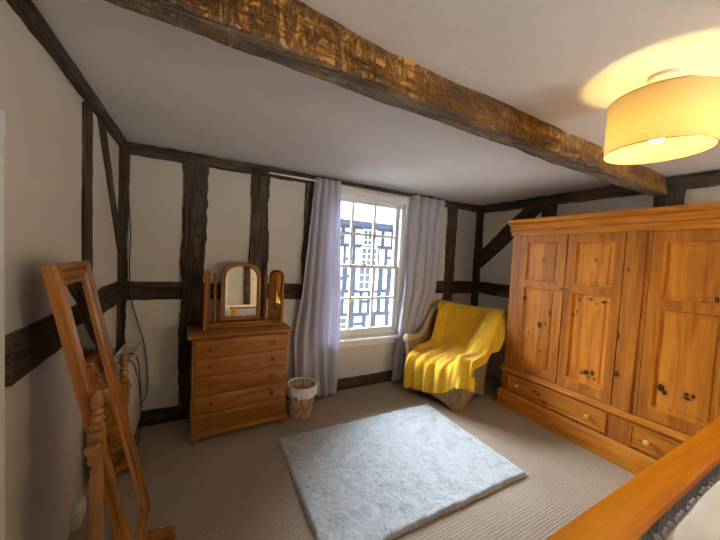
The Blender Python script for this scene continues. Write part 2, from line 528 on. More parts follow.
# ------------------------------------------------------------------ mesh helpers
class MB:
    def __init__(self):
        self.bm = bmesh.new()

    def box(self, x0, x1, y0, y1, z0, z1, bev=0.0, seg=1, mat=None):
        vs_ = [self.bm.verts.new((x, y, z)) for x in (x0, x1) for y in (y0, y1) for z in (z0, z1)]
        F = []
        for f in ((0, 1, 3, 2), (4, 6, 7, 5), (0, 4, 5, 1), (2, 3, 7, 6), (0, 2, 6, 4), (1, 5, 7, 3)):
            F.append(self.bm.faces.new([vs_[i] for i in f]))
        geo = vs_
        if bev:
            es = list({e for f in F for e in f.edges})
            r = bmesh.ops.bevel(self.bm, geom=es, offset=bev, segments=seg, affect='EDGES', profile=0.5)
            geo = list({v for v in r['verts']})
        if mat is not None:
            bmesh.ops.transform(self.bm, matrix=mat, verts=geo)
        return self

    def lathe(self, prof, n=24, mat=None, caps=True):
        """prof: list of (radius, z) from bottom to top about the z axis."""
        rings, allv = [], []
        for r, z in prof:
            ring = [self.bm.verts.new((r * math.cos(2 * PI * i / n), r * math.sin(2 * PI * i / n), z)) for i in range(n)]
            rings.append(ring)
            allv += ring
        for a, b in zip(rings, rings[1:]):
            for i in range(n):
                self.bm.faces.new((a[i], a[(i + 1) % n], b[(i + 1) % n], b[i]))
        if caps:
            if prof[0][0] > 1e-5:
                self.bm.faces.new(list(reversed(rings[0])))
            if prof[-1][0] > 1e-5:
                self.bm.faces.new(rings[-1])
        if mat is not None:
            bmesh.ops.transform(self.bm, matrix=mat, verts=allv)
        return self

    def tube(self, pts, r, n=8, closed=False):
        pts = [Vector(p) for p in pts]
        rad = r if callable(r) else (lambda s: r)
        rings = []
        N = len(pts)
        up = Vector((0, 0, 1))
        prev = None
        for i, p in enumerate(pts):
            a = pts[i - 1] if (i > 0 or closed) else p
            b = pts[(i + 1) % N] if (i < N - 1 or closed) else p
            d = (b - a).normalized()
            if prev is None:
                s = d.cross(up)
                if s.length < 1e-3:
                    s = d.cross(Vector((1, 0, 0)))
                s.normalize()
            else:
                s = (prev - d * prev.dot(d)).normalized()
            prev = s
            q = d.cross(s)
            rr = rad(i / max(1, N - 1))
            rings.append([self.bm.verts.new(p + (s * math.cos(2 * PI * k / n) + q * math.sin(2 * PI * k / n)) * rr) for k in range(n)])
        m = N if closed else N - 1
        for i in range(m):
            a, b = rings[i], rings[(i + 1) % N]
            for k in range(n):
                self.bm.faces.new((a[k], a[(k + 1) % n], b[(k + 1) % n], b[k]))
        if not closed:
            self.bm.faces.new(list(reversed(rings[0])))
            self.bm.faces.new(rings[-1])
        return self

    def prism(self, poly, axis, a, b, mat=None):
        """poly in the plane normal to axis, extruded between a and b."""
        def P(u, v, w):
            return {'X': (w, u, v), 'Y': (u, w, v), 'Z': (u, v, w)}[axis]
        A = [self.bm.verts.new(P(u, v, a)) for u, v in poly]
        B = [self.bm.verts.new(P(u, v, b)) for u, v in poly]
        n = len(poly)
        self.bm.faces.new(A)
        self.bm.faces.new(list(reversed(B)))
        for i in range(n):
            self.bm.faces.new((A[i], B[i], B[(i + 1) % n], A[(i + 1) % n]))
        if mat is not None:
            bmesh.ops.transform(self.bm, matrix=mat, verts=A + B)
        return self

    def grid(self, f, nu, nv, thick=0.0):
        V = [[self.bm.verts.new(f(i / nu, j / nv)) for j in range(nv + 1)] for i in range(nu + 1)]
        for i in range(nu):
            for j in range(nv):
                self.bm.faces.new((V[i][j], V[i + 1][j], V[i + 1][j + 1], V[i][j + 1]))
        return self

    def ring_frame(self, outer, inner, prof_map):
        """Rings of matching points; prof_map: list of (t, depth) where t 0=outer 1=inner; closed profile."""
        n = len(outer)
        rings = []
        for tt, dep in prof_map:
            rings.append([self.bm.verts.new(self._rf(outer[i], inner[i], tt, dep)) for i in range(n)])
        k = len(rings)
        for a in range(k):
            A, B = rings[a], rings[(a + 1) % k]
            for i in range(n):
                self.bm.faces.new((A[i], A[(i + 1) % n], B[(i + 1) % n], B[i]))
        return self

    def build(self, name, mat, parent=None, smooth=True, loc=None, angle=40):
        bm = self.bm
        bmesh.ops.recalc_face_normals(bm, faces=bm.faces)
        me = bpy.data.meshes.new(name)
        bm.to_mesh(me)
        bm.free()
        me.materials.append(mat)
        o = bpy.data.objects.new(name, me)
        col.objects.link(o)
        if smooth:
            for p in me.polygons:
                p.use_smooth = True
            try:
                me.set_sharp_from_angle(angle=math.radians(angle))
            except Exception:
                pass
        if parent is not None:
            o.parent = parent
        if loc is not None:
            o.location = loc
        return o


def tag(o, label=None, cat=None, group=None, kind=None):
    if label:
        o['label'] = label
    if cat:
        o['category'] = cat
    if group:
        o['group'] = group
    if kind:
        o['kind'] = kind
    return o


def thing(name, label, cat, loc=(0, 0, 0), rz=0.0, group=None, kind=None):
    o = bpy.data.objects.new(name, None)
    o.empty_display_size = 0.1
    o.location = loc
    o.rotation_euler = (0, 0, rz)
    col.objects.link(o)
    return tag(o, label, cat, group, kind)


def copy_part(src, parent, loc=None, rot=None, scale=None):
    c = src.copy()
    col.objects.link(c)
    c.parent = parent
    if loc is not None:
        c.location = loc
    if rot is not None:
        c.rotation_euler = rot
    if scale is not None:
        c.scale = scale
    return c


def T(x, y, z):
    return Matrix.Translation((x, y, z))


def RX(a):
    return Matrix.Rotation(a, 4, 'X')


def RY(a):
    return Matrix.Rotation(a, 4, 'Y')


def RZ(a):
    return Matrix.Rotation(a, 4, 'Z')


def frame_sweep(mb, w, h, prof, mat=None, y0=0.0, z0=0.0):
    """Mitred rectangular frame in the local YZ plane, facing +X.  prof: (inset from the outer edge, x)."""
    rings = []
    for ins, x in prof:
        rings.append([mb.bm.verts.new(v) for v in ((x, y0 + ins, z0 + ins), (x, y0 + w - ins, z0 + ins), (x, y0 + w - ins, z0 + h - ins), (x, y0 + ins, z0 + h - ins))])
    k = len(rings)
    for a in range(k):
        A, B = rings[a], rings[(a + 1) % k]
        for i in range(4):
            mb.bm.faces.new((A[i], A[(i + 1) % 4], B[(i + 1) % 4], B[i]))
    if mat is not None:
        bmesh.ops.transform(mb.bm, matrix=mat, verts=[v for r in rings for v in r])
    return mb


def smooth01(x):
    x = max(0.0, min(1.0, x))
    return x * x * (3 - 2 * x)


def interp(tab, z):
    if z <= tab[0][0]:
        return tab[0][1:]
    for a, b in zip(tab, tab[1:]):
        if z <= b[0]:
            f = (z - a[0]) / (b[0] - a[0])
            return tuple(p + (q - p) * f for p, q in zip(a[1:], b[1:]))
    return tab[-1][1:]


# ------------------------------------------------------------------ room shell
XL, XR, YB, YN, ZC = -0.54, 3.34, 2.85, -2.2, 2.22
TH = 0.14


def struct(name, mb, mat, parent=None, label=None, cat=None, smooth=False, loc=None):
    o = mb.build(name, mat, parent, smooth=smooth, loc=loc)
    if parent is None:
        tag(o, label, cat, None, 'structure')
    return o


struct('floor', MB().box(XL - TH, XR + TH, YN - TH, YB + TH, -0.10, 0.0), M['carpet'], label='beige ribbed loop pile carpet covering the bedroom floor', cat='floor')


def rough_slab(x0, x1, y0, y1, z, nx, ny, amp, seed):
    """ceiling: an uneven hand-plastered underside."""
    mb = MB()
    mb.box(x0, x1, y0, y1, z + 0.02, z + 0.12)
    V = [[None] * (ny + 1) for _ in range(nx + 1)]
    for i in range(nx + 1):
        for j in range(ny + 1):
            x = x0 + (x1 - x0) * i / nx
            y = y0 + (y1 - y0) * j / ny
            V[i][j] = mb.bm.verts.new((x, y, z + amp * noise.noise(Vector((x * 1.1 + seed, y * 1.1, 0.3))) + 0.004))
    for i in range(nx):
        for j in range(ny):
            mb.bm.faces.new((V[i][j], V[i][j + 1], V[i + 1][j + 1], V[i + 1][j]))
    return mb


struct('ceiling', rough_slab(XL - TH, XR + TH, YN - TH, YB + TH, ZC, 60, 70, 0.010, 3.0), M['ceiling'], smooth=True, label='uneven white plaster ceiling above the bedroom', cat='ceiling')

WX0, WX1, WZ0, WZ1 = 1.11, 2.09, 0.55, 2.09
mb = MB()
mb.box(XL - TH, WX0, YB, YB + TH, 0, ZC)
mb.box(WX1, XR + TH, YB, YB + TH, 0, ZC)
mb.box(WX0, WX1, YB, YB + TH, 0, WZ0)
mb.box(WX0, WX1, YB, YB + TH, WZ1, ZC)
struct('wall_back', mb, M['wall'], label='limewashed plaster wall with dark timbers around the window', cat='wall')
struct('wall_left', MB().box(XL - TH, XL, YN, YB, 0, ZC), M['wall'], label='off-white plaster wall behind the leaning floor mirror', cat='wall')
struct('wall_right', MB().box(XR, XR + TH, YN, YB, 0, ZC), M['wall'], label='off-white plaster wall behind the wardrobe', cat='wall')
mb = MB()
RX0, RX1, RZ0, RZ1 = 1.36, 3.25, 0.25, 2.05  # opening added and sized for sky fill
mb.box(XL, RX0, YN - TH, YN, 0, ZC)
mb.box(RX1, XR, YN - TH, YN, 0, ZC)
mb.box(RX0, RX1, YN - TH, YN, 0, RZ0)
mb.box(RX0, RX1, YN - TH, YN, RZ1, ZC)
struct('wall_near', mb, M['wall'], label='plaster wall behind the viewer with the added fill window', cat='wall')

# unseen window added behind the viewer to let in sky fill
w2 = thing('fill_window', 'wide white casement opening added unseen behind the viewer for fill light', 'window', (0, 0, 0), kind='structure')
mb = MB()
for x in (RX0, 1.90, 2.56, RX1 - 0.04):
    mb.box(x, x + 0.04, YN - 0.10, YN - 0.05, RZ0, RZ1)
mb.box(RX0, RX1, YN - 0.099, YN - 0.051, RZ0, RZ0 + 0.04)
mb.box(RX0, RX1, YN - 0.099, YN - 0.051, RZ1 - 0.04, RZ1)
mb.build('window_frame', M['white_paint'], w2, smooth=False)
MB().box(RX0 + 0.02, RX1 - 0.02, YN - 0.08, YN - 0.076, RZ0 + 0.02, RZ1 - 0.02).build('pane', M['pane'], w2, smooth=False)

d2 = thing('door_2', 'white painted door in the wall behind the viewer', 'door', (0, YN, 0), kind='structure')
MB().box(-0.22, 0.56, 0.0, 0.02, 0.0, 1.90).build('door_leaf', M['white_paint'], d2, smooth=False)
mb = MB()
mb.box(-0.30, -0.22, 0.0, 0.035, 0.0, 1.98)
mb.box(0.56, 0.66, 0.0, 0.035, 0.0, 1.98)
mb.box(-0.305, 0.665, 0.0, 0.036, 1.90, 1.985)
mb.build('door_frame', M['white_paint'], d2, smooth=False)

# ------------------------------------------------------------------ timbers


def timber(p0, p1, wdir, ddir, w, d, mat, label, amp=0.007, seed=0.0, name='timber_beam', cat='beam', taper=1.0, step=0.022, lump=1.0):
    """hewn timber from p0 to p1; its back face lies on the line, w wide along wdir, standing d proud along ddir."""
    p0, p1 = Vector(p0), Vector(p1)
    wdir, ddir = Vector(wdir).normalized(), Vector(ddir).normalized()
    L = (p1 - p0).length
    n = max(4, int(L / step))
    a, b = 6, 3
    sect = []
    for i in range(a):
        sect.append((-0.5 + i / a, 0))
    for i in range(b):
        sect.append((0.5, i / b))
    for i in range(a):
        sect.append((0.5 - i / a, 1))
    for i in range(b):
        sect.append((-0.5, 1 - i / b))
    mid = (p0 + p1) / 2
    mb = MB()
    rings = []
    for i in range(n + 1):
        f = i / n
        c = p0.lerp(p1, f) - mid
        ww = w * (1 + (taper - 1) * f)
        e1 = noise.noise(Vector((f * L * 3.2 * lump + seed, 1.7, seed))) * amp * 1.4 + noise.noise(Vector((f * L * 14 + seed, 4.1, seed))) * amp * 0.7
        e2 = noise.noise(Vector((f * L * 3.2 * lump + seed, 9.7, seed))) * amp * 1.4 + noise.noise(Vector((f * L * 14 + seed, 7.1, seed))) * amp * 0.7
        ring = []
        for (u, v) in sect:
            k = (e2 if u > 0 else e1) * abs(u) * 2
            soft = 0.0
            if v > 0.99 and abs(u) > 0.45:
                soft = -0.18
            q = c + wdir * (u * ww + k * (1 if u > 0 else -1)) + ddir * (d * (v + soft * (v > 0.99)))
            if v > 0.5:
                q = q + ddir * noise.noise(Vector((f * L * 9 + seed, u * 5, seed + 2))) * amp * 0.55
            ring.append(mb.bm.verts.new(q))
        rings.append(ring)
    m = len(sect)
    for A, B in zip(rings, rings[1:]):
        for k in range(m):
            mb.bm.faces.new((A[k], A[(k + 1) % m], B[(k + 1) % m], B[k]))
    mb.bm.faces.new(rings[0])
    mb.bm.faces.new(list(reversed(rings[-1])))
    o = mb.build(name, mat, None, smooth=True, loc=mid, angle=50)
    tag(o, label, cat, None, 'structure')
    return o


BK, LF, RT = (0, -1, 0), (1, 0, 0), (-1, 0, 0)
O = M
e = 0.004
# back wall
timber((XL, YB + e, 2.175), (XR, YB + e, 2.175), (0, 0, 1), BK, 0.085, 0.035, O['oak_X'], 'dark oak wall plate along the top of the window wall', seed=1)
timber((XL, YB + e, 1.095), (1.02, YB + e, 1.07), (0, 0, 1), BK, 0.15, 0.022, O['oak_X'], 'dark oak middle rail behind the dressing mirror, left of the window', seed=2)
timber((2.22, YB + e, 1.115), (XR, YB + e, 1.105), (0, 0, 1), BK, 0.165, 0.022, O['oak_X'], 'dark oak middle rail behind the yellow throw, right of the window', seed=3)
timber((-0.045, YB + e, 0.0), (-0.055, YB + e, 2.15), (1, 0, 0), BK, 0.175, 0.03, O['oak_Z'], 'broad dark oak post left of the chest of drawers', amp=0.016, seed=4, cat='post')
timber((0.475, YB + e, 0.0), (0.465, YB + e, 2.15), (1, 0, 0), BK, 0.155, 0.026, O['oak_Z'], 'dark oak post rising behind the arched dressing mirror', amp=0.013, seed=5, cat='post')
timber((0.945, YB + e, 0.0), (0.94, YB + e, 2.15), (1, 0, 0), BK, 0.12, 0.024, O['oak_Z'], 'dark oak post beside the left curtain', amp=0.011, seed=6, cat='post')
timber((2.86, YB + e, 0.0), (2.845, YB + e, 2.15), (1, 0, 0), BK, 0.165, 0.024, O['oak_Z'], 'dark oak post between right curtain and far corner', amp=0.014, seed=7, cat='post')
timber((3.325, YB + e, 0.0), (3.32, YB + e, 2.15), (1, 0, 0), BK, 0.04, 0.016, O['oak_Z'], 'narrow dark oak post in the far right corner, on the window wall', seed=8, cat='post')
timber((-0.52, YB + e, 0.0), (-0.515, YB + e, 2.15), (1, 0, 0), BK, 0.045, 0.018, O['oak_Z'], 'thin dark oak post in the left corner beside the cable', seed=9, cat='post')
b = timber((XL, YB + e, 0.055), (XR, YB + e, 0.055), (0, 0, 1), BK, 0.12, 0.045, O['oak_X'], 'dark oak skirting timber along the foot of the window wall', seed=10, name='baseboard_back', cat='baseboard')
# left wall
timber((XL - e, 0.9, 2.212), (XL - e, YB, 2.190), (0, 0, 1), LF, 0.072, 0.042, O['oak_Y'], 'dark oak plate along the top of the left wall', seed=11)
timber((XL - e, 1.34, 1.055), (XL - e, YB, 1.10), (0, 0, 1), LF, 0.165, 0.022, O['oak_Y'], 'dark oak middle rail on the left wall behind the floor mirror', seed=12)
timber((XL - e, 2.085, 1.15), (XL - e, 2.065, 2.15), (0, 1, 0), LF, 0.125, 0.02, O['oak_Z'], 'dark oak upright post on the left wall', seed=13, cat='post')
timber((XL - e, 2.86, 1.33), (XL - e, 2.315, 2.16), (0, 1, 0.0), LF, 0.13, 0.018, O['oak_Z'], 'slanting dark oak brace on the left wall', seed=14, cat='brace')
timber((XL - e, 2.80, 0.0), (XL - e, 2.80, 2.15), (0, 1, 0), LF, 0.07, 0.018, O['oak_Z'], 'dark oak corner post on the left wall beside the radiator', seed=15, cat='post')
timber((1.08, YN, 0.0), (1.08, YN, 2.2), (1, 0, 0), (0, 1, 0), 0.15, 0.03, O['oak_Z'], 'dark oak post in the wall behind the viewer', seed=31, cat='post')
# right wall
timber((XR + e, YN, 2.16), (XR + e, YB, 2.165), (0, 0, 1), RT, 0.105, 0.04, O['oak_Y'], 'dark oak plate along the top of the wall over the wardrobe', seed=16)
timber((XR + e, 0.2, 1.115), (XR + e, YB, 1.115), (0, 0, 1), RT, 0.15, 0.022, O['oak_Y'], 'dark oak middle rail on the right wall beside the wardrobe', seed=17)
timber((XR + e, 2.80, 1.45), (XR + e, 1.95, 2.22), (0, 0.67, 0.74), RT, 0.19, 0.022, O['oak_Y'], 'slanting dark oak brace on the right wall near the far corner', amp=0.009, seed=18, cat='brace')
timber((XR + e, 1.905, 1.0), (XR + e, 1.905, 2.14), (0, 1, 0), RT, 0.15, 0.022, O['oak_Z'], 'short dark oak post above the left end of the wardrobe', seed=19, cat='post')
timber((XR + e, 0.965, 1.0), (XR + e, 0.965, 2.14), (0, 1, 0), RT, 0.18, 0.03, O['oak_Z'], 'dark oak post above the wardrobe, near the lamp', seed=20, cat='post')
timber((XR + e, 2.80, 0.0), (XR + e, 2.80, 2.15), (0, 1, 0), RT, 0.085, 0.02, O['oak_Z'], 'dark oak corner post on the right wall behind the chair', seed=21, cat='post')


def main_beam():
    mb = MB()
    x0, x1 = XL, XR
    n = 230
    y0, y1, zt, zb = 0.962, 1.070, 2.235, 2.078
    cy, cz = (y0 + y1) / 2, 2.15
    sect = []
    for i in range(7):
        sect.append((y0, zt + (zb - zt) * i / 7))
    for i in range(7):
        sect.append((y0 + (y1 - y0) * i / 7, zb))
    for i in range(7):
        sect.append((y1, zb + (zt - zb) * i / 7))
    for i in range(3):
        sect.append((y1 + (y0 - y1) * i / 3, zt))
    rings = []
    for i in range(n + 1):
        x = x0 + (x1 - x0) * i / n
        ring = []
        for (y, z) in sect:
            p = Vector((x, y, z))
            dy, dz = (y - cy) / 0.054, (z - cz) / 0.078
            # waney arrises
            rnd = max(0, abs(dy) + max(0, -dz) - 1.55)
            y2 = cy + (y - cy) * (1 - 0.22 * rnd)
            z2 = cz + (z - cz) * (1 - 0.14 * rnd)
            if y < cy:
                y2 += (-0.034 + 0.056 * smooth01((x - 0.15) / 0.5)) * (0.25 + 0.75 * smooth01((z - zb) / (zt - zb)))
            else:
                y2 += -0.016 + 0.022 * smooth01(x / 1.6)
            a = noise.noise(Vector((x * 2.4, y * 9, z * 9))) * 0.012 + noise.noise(Vector((x * 9, y * 22, z * 22 + 5))) * 0.008 + noise.noise(Vector((x * 30, y * 50, z * 50 + 9))) * 0.003
            y2 += a * (1 if y > cy else -1) * (0.5 + abs(dy) * 0.5) + noise.noise(Vector((x * 1.3, 3.3, 0))) * 0.010
            if z < zt - 0.02:
                z2 -= noise.noise(Vector((x * 3.1, y * 10, 7.7))) * 0.007
            ring.append(mb.bm.verts.new((x - 1.4, y2 - cy, z2 - cz)))
        rings.append(ring)
    m = len(sect)
    for A, B in zip(rings, rings[1:]):
        for k in range(m):
            mb.bm.faces.new((A[k], A[(k + 1) % m], B[(k + 1) % m], B[k]))
    mb.bm.faces.new(rings[0])
    mb.bm.faces.new(list(reversed(rings[-1])))
    o = mb.build('ceiling_beam', M['beam'], None, smooth=True, loc=(1.4, cy, cz), angle=70)
    tag(o, 'massive rough hewn oak beam crossing the ceiling', 'beam', None, 'structure')


main_beam()

# ------------------------------------------------------------------ window_1
w1 = thing('window_1', 'white painted six over six sash window between the curtains', 'window', (1.60, YB, 0), kind='structure')
cx = 1.60
mb = MB()
for s in (-1, 1):
    mb.box(s * 0.49 - 0.002, s * 0.49 + s * 0.10, -0.028, 0.0, 0.50, 2.155, 0.004)
mb.box(-0.593, 0.593, -0.030, 0.0, 2.075, 2.158, 0.004)
mb.box(-0.60, 0.60, -0.040, 0.0, 2.145, 2.165, 0.004)
mb.build('architrave', M['white_paint'], w1)
mb = MB()
for s in (-1, 1):
    mb.box(min(s * 0.49, s * 0.455), max(s * 0.49, s * 0.455), 0.0, TH, WZ0, WZ1)
mb.box(-0.49, 0.49, 0.0, TH, 2.065, WZ1)
mb.box(-0.49, 0.49, 0.0, TH, WZ0, 0.565)
mb.build('window_frame', M['white_paint'], w1, smooth=False)
MB().box(-0.63, 0.63, -0.075, 0.05, 0.515, 0.552, 0.008, 2).build('window_sill', M['white_paint'], w1)
MB().box(-0.57, 0.57, -0.022, 0.0, 0.455, 0.515, 0.004).build('apron', M['white_paint'], w1)


def sash(name, y, z0, z1, rails):
    mb = MB()
    gx = 0.425
    for s in (-1, 1):
        mb.box(min(s * gx, s * 0.457), max(s * gx, s * 0.457), y, y + 0.035, z0, z1, 0.003)
    mb.box(-0.425, 0.425, y + 0.0005, y + 0.0345, z0, z0 + rails[0], 0.001)
    mb.box(-0.425, 0.425, y + 0.0005, y + 0.0345, z1 - rails[1], z1, 0.001)
    for x in (-gx / 3, gx / 3):
        mb.box(x - 0.014, x + 0.014, y + 0.004, y + 0.030, z0, z1, 0.003)
    zm = (z0 + rails[0] + z1 - rails[1]) / 2
    mb.box(-gx, gx, y + 0.0048, y + 0.0292, zm - 0.0135, zm + 0.0135, 0.003)
    o = mb.build(name, M['white_paint'], w1)
    MB().box(-gx, gx, y + 0.016, y + 0.020, z0 + 0.01, z1 - 0.01).build('pane', M['pane'], o, smooth=False)
    return o


low = sash('lower_sash', 0.035, 0.565, 1.355, (0.075, 0.035))
upp = sash('upper_sash', 0.075, 1.32, 2.068, (0.035, 0.035))
MB().box(-0.03, 0.03, 0.025, 0.07, 1.355, 1.372, 0.004).build('sash_lock', M['brass'], low)

# ------------------------------------------------------------------ outside
struct('street', MB().box(-30, 40, 3.2, 40, -3.3, -3.2), M['street'], label='grey street below the window', cat='street')
struct('ground', MB().box(-30, 40, -40, 3.2, -3.3, -3.2), M['street'], label='grey yard outside the added rear fill window', cat='ground')

house = thing('timber_framed_house', 'white house with black timber framing across the street, seen through the window', 'house', (5.5, 9.5, -3.2))
HX0, HX1 = -6.0, 7.5          # local x
EZ = 5.80                     # eaves height over the street
MB().box(HX0, HX1, 0, 5.0, 0, EZ).build('house_wall', M['render_white'], house, smooth=False)
mb = MB()
mb.prism([(-0.45, EZ - 0.06), (2.5, EZ + 1.75), (5.45, EZ - 0.06), (5.45, EZ + 0.05), (2.5, EZ + 1.88), (-0.45, EZ + 0.05)], 'X', HX0 - 0.3, HX1 + 0.3)
mb.build('house_roof', M['tiles'], house, smooth=False)
MB().box(HX0 - 0.3, HX1 + 0.3, -0.46, -0.30, EZ - 0.10, EZ + 0.06).build('gutter', M['house_timber'], house, smooth=False)
rt = random.Random(11)
mb = MB()
rails = [0.05, 2.52, 3.62, 4.28, 4.98, EZ - 0.10]
rails = [(2.52, 0.13), (3.38, 0.12), (4.28, 0.09), (5.02, 0.12), (5.70, 0.15)]
for z, h in rails:
    mb.box(HX0, HX1, -0.05, 0.01, z - h / 2, z + h / 2)
wins = [(-0.42, 0.28, 3.46, 4.24), (-1.75, -0.85, 1.75, 2.42), (-0.30, 0.20, 5.10, 5.60), (2.3, 3.1, 3.46, 4.24), (-3.3, -2.5, 3.46, 4.24), (3.4, 4.2, 1.75, 2.42), (-0.36, 0.26, 4.34, 4.95)]


def hits(x, za, zb):
    return any(a - 0.08 < x < b + 0.08 and za < d and zb > c for a, b, c, d in wins)


for (za, zb, dens, wd) in ((0.2, 1.6, 0.75, 0.15), (1.6, 2.5, 0.50, 0.14), (2.5, 3.38, 0.40, 0.15), (3.38, 4.28, 0.40, 0.16), (4.28, 5.02, 0.36, 0.10), (5.02, 5.70, 0.40, 0.10)):
    x = HX0 + 0.1
    while x < HX1:
        ww = wd * rt.uniform(0.8, 1.25)
        if not hits(x, za, zb):
            mb.box(x - ww / 2, x + ww / 2, -0.045, 0.01, za, zb)
        if rt.random() < 0.55 and not hits(x + dens / 2, za, zb):
            zz = za + (zb - za) * rt.uniform(0.35, 0.65)
            mb.box(x, x + dens, -0.04, 0.01, zz - 0.05, zz + 0.05)
        x += dens * rt.uniform(0.8, 1.2)
mb.build('timber_frame', M['house_timber'], house, smooth=False)
for (a, b, c, d) in wins:
    mb = MB()
    mb.box(a - 0.05, b + 0.05, -0.09, 0.0, c - 0.05, c)
    mb.box(a - 0.05, b + 0.05, -0.07, 0.0, d, d + 0.05)
    for x in (a - 0.05, b):
        mb.box(x, x + 0.05, -0.07, 0.0, c, d)
    nx = 3
    for i in range(1, nx):
        x = a + (b - a) * i / nx
        mb.box(x - 0.02, x + 0.02, -0.05, 0.0, c, d)
    for i in range(1, 3):
        z = c + (d - c) * i / 3
        mb.box(a, b, -0.05, 0.0, z - 0.018, z + 0.018)
    f = mb.build('house_window', M['render_white'], house, smooth=False)
    MB().box(a, b, -0.02, -0.005, c, d).build('pane', M['house_glass'], f, smooth=False)
for x in (-4.6, 4.4):
    MB().box(x - 0.35, x + 0.35, 2.1, 2.9, EZ + 1.2, EZ + 2.7).build('chimney', M['tiles'], house, smooth=False)

# ------------------------------------------------------------------ door frame at the far left
d1 = thing('door_1', 'white painted door frame edge at the far left', 'door', (XL, 1.0, 0), kind='structure')
mb = MB()
mb.box(0.0, 0.018, 0.215, 0.300, 0, 1.82, 0.004)
mb.box(0.0, 0.019, -0.605, 0.304, 1.745, 1.824, 0.004)
mb.box(0.0, 0.018, -0.60, -0.51, 0, 1.82, 0.004)
mb.build('door_frame', M['white_paint'], d1)
MB().box(0.0, 0.010, -0.51, 0.215, 0.01, 1.745, 0.004).build('door_leaf', M['white_paint'], d1)

# ------------------------------------------------------------------ wardrobe
WY = 1.15
wd = thing('wardrobe', 'large honey pine triple wardrobe with panelled doors along the right wall', 'wardrobe', (2.78, WY, 0))
Y = lambda y: y - WY
D = 0.53
mb = MB()
mb.box(0.0, D, Y(0.37), Y(1.93), 0.10, 0.37)
mb.box(0.024, D, Y(0.39), Y(1.915), 0.37, 1.76)
mb.build('carcase', M['pine_dark'], wd, smooth=False)
mb = MB()
prof = [(-0.022, 0.0), (-0.022, 0.135), (-0.012, 0.155), (-0.004, 0.162), (0.02, 0.162), (0.02, 0.0)]
mb.prism([(x, z) for x, z in prof], 'Y', Y(0.35), Y(1.955))
mb.box(0.02, D, Y(1.93), Y(1.955), 0, 0.16)
mb.box(0.02, D, Y(0.35), Y(0.37), 0, 0.16)
mb.build('plinth', M['pine_y'], wd)
mb = MB()
prof = [(0.03, 0.352), (-0.006, 0.352), (-0.018, 0.362), (-0.022, 0.376), (-0.012, 0.388), (0.004, 0.396), (0.012, 0.412), (0.03, 0.414)]
mb.prism(prof, 'Y', Y(0.36), Y(1.945))
mb.build('waist_moulding', M['pine_y'], wd)
mb = MB()
prof = [(0.03, 1.735), (0.014, 1.735), (0.012, 1.770), (-0.008, 1.774), (-0.013, 1.782), (-0.010, 1.792), (0.004, 1.797), (0.002, 1.806), (-0.010, 1.826), (-0.030, 1.838), (-0.034, 1.843), (-0.026, 1.848), (-0.052, 1.852), (-0.062, 1.862), (-0.062, 1.882), (-0.056, 1.890), (0.03, 1.890)]
mb.prism(prof, 'Y', Y(0.33), Y(1.955))
mb.box(0.03, D, Y(0.35), Y(1.94), 1.76, 1.889)
mb.build('cornice', M['pine_y'], wd)
for ya, yb in ((0.868, 1.015), (1.835, 1.925), (0.375, 0.437)):
    mb = MB()
    mb.box(0.004, 0.026, Y(ya), Y(yb), 0.412, 1.74, 0.003)
    w_ = yb - ya
    if w_ > 0.10:
        mb.box(-0.006, 0.006, Y(ya + 0.03), Y(yb - 0.065), 0.412, 1.74, 0.004)
        mb.build('stile', wood('pine_centre_stile', *PFRM, axis='Z', normal='X', knots=False, spots=[(Y(1.000), 0.665, 0.017, 0.019), (Y(0.985), 1.45, 0.006, 0.012), (Y(1.008), 0.95, 0.006, 0.03)]), wd)
    else:
        mb.build('stile', M['pine_z'], wd)


def wardrobe_door(ya, yb, spots, zm0, zm1, knob=None):
    z0, z1 = 0.418, 1.732
    sw = 0.058
    mb = MB()
    mb.box(0.0, 0.022, Y(ya), Y(ya + sw), z0, z1, 0.002)
    mb.box(0.0, 0.022, Y(yb - sw), Y(yb), z0, z1, 0.002)
    for (c, d) in ((z0, z0 + 0.085), (zm0, zm1), (z1 - 0.062, z1)):
        mb.box(0.001, 0.022, Y(ya + sw), Y(yb - sw), c, d, 0.002)
    o = mb.build('door', M['pine_z'], wd)
    mat = wood('pine_panel', *PINE, axis='Z', normal='X', knots=False, board=(yb - ya) / 3.6, spots=[(Y(a), b, c, d) for a, b, c, d in spots])
    for (c, d) in ((z0 + 0.085, zm0), (zm1, z1 - 0.062)):
        p = MB()
        # fielded panel in its moulded rebate
        frame_sweep(p, (yb - ya) - 2 * sw, d - c, [(0.0, 0.0), (0.006, 0.001), (0.013, 0.017), (0.013, 0.024), (0.0, 0.024)], None, Y(ya + sw), c)
        p.box(0.016, 0.024, Y(ya + sw + 0.010), Y(yb - sw - 0.010), c + 0.010, d - 0.010)
        p.box(0.013, 0.020, Y(ya + sw + 0.032), Y(yb - sw - 0.032), c + 0.032, d - 0.032, 0.006)
        p.build('panel', mat, o, angle=25)
    return o


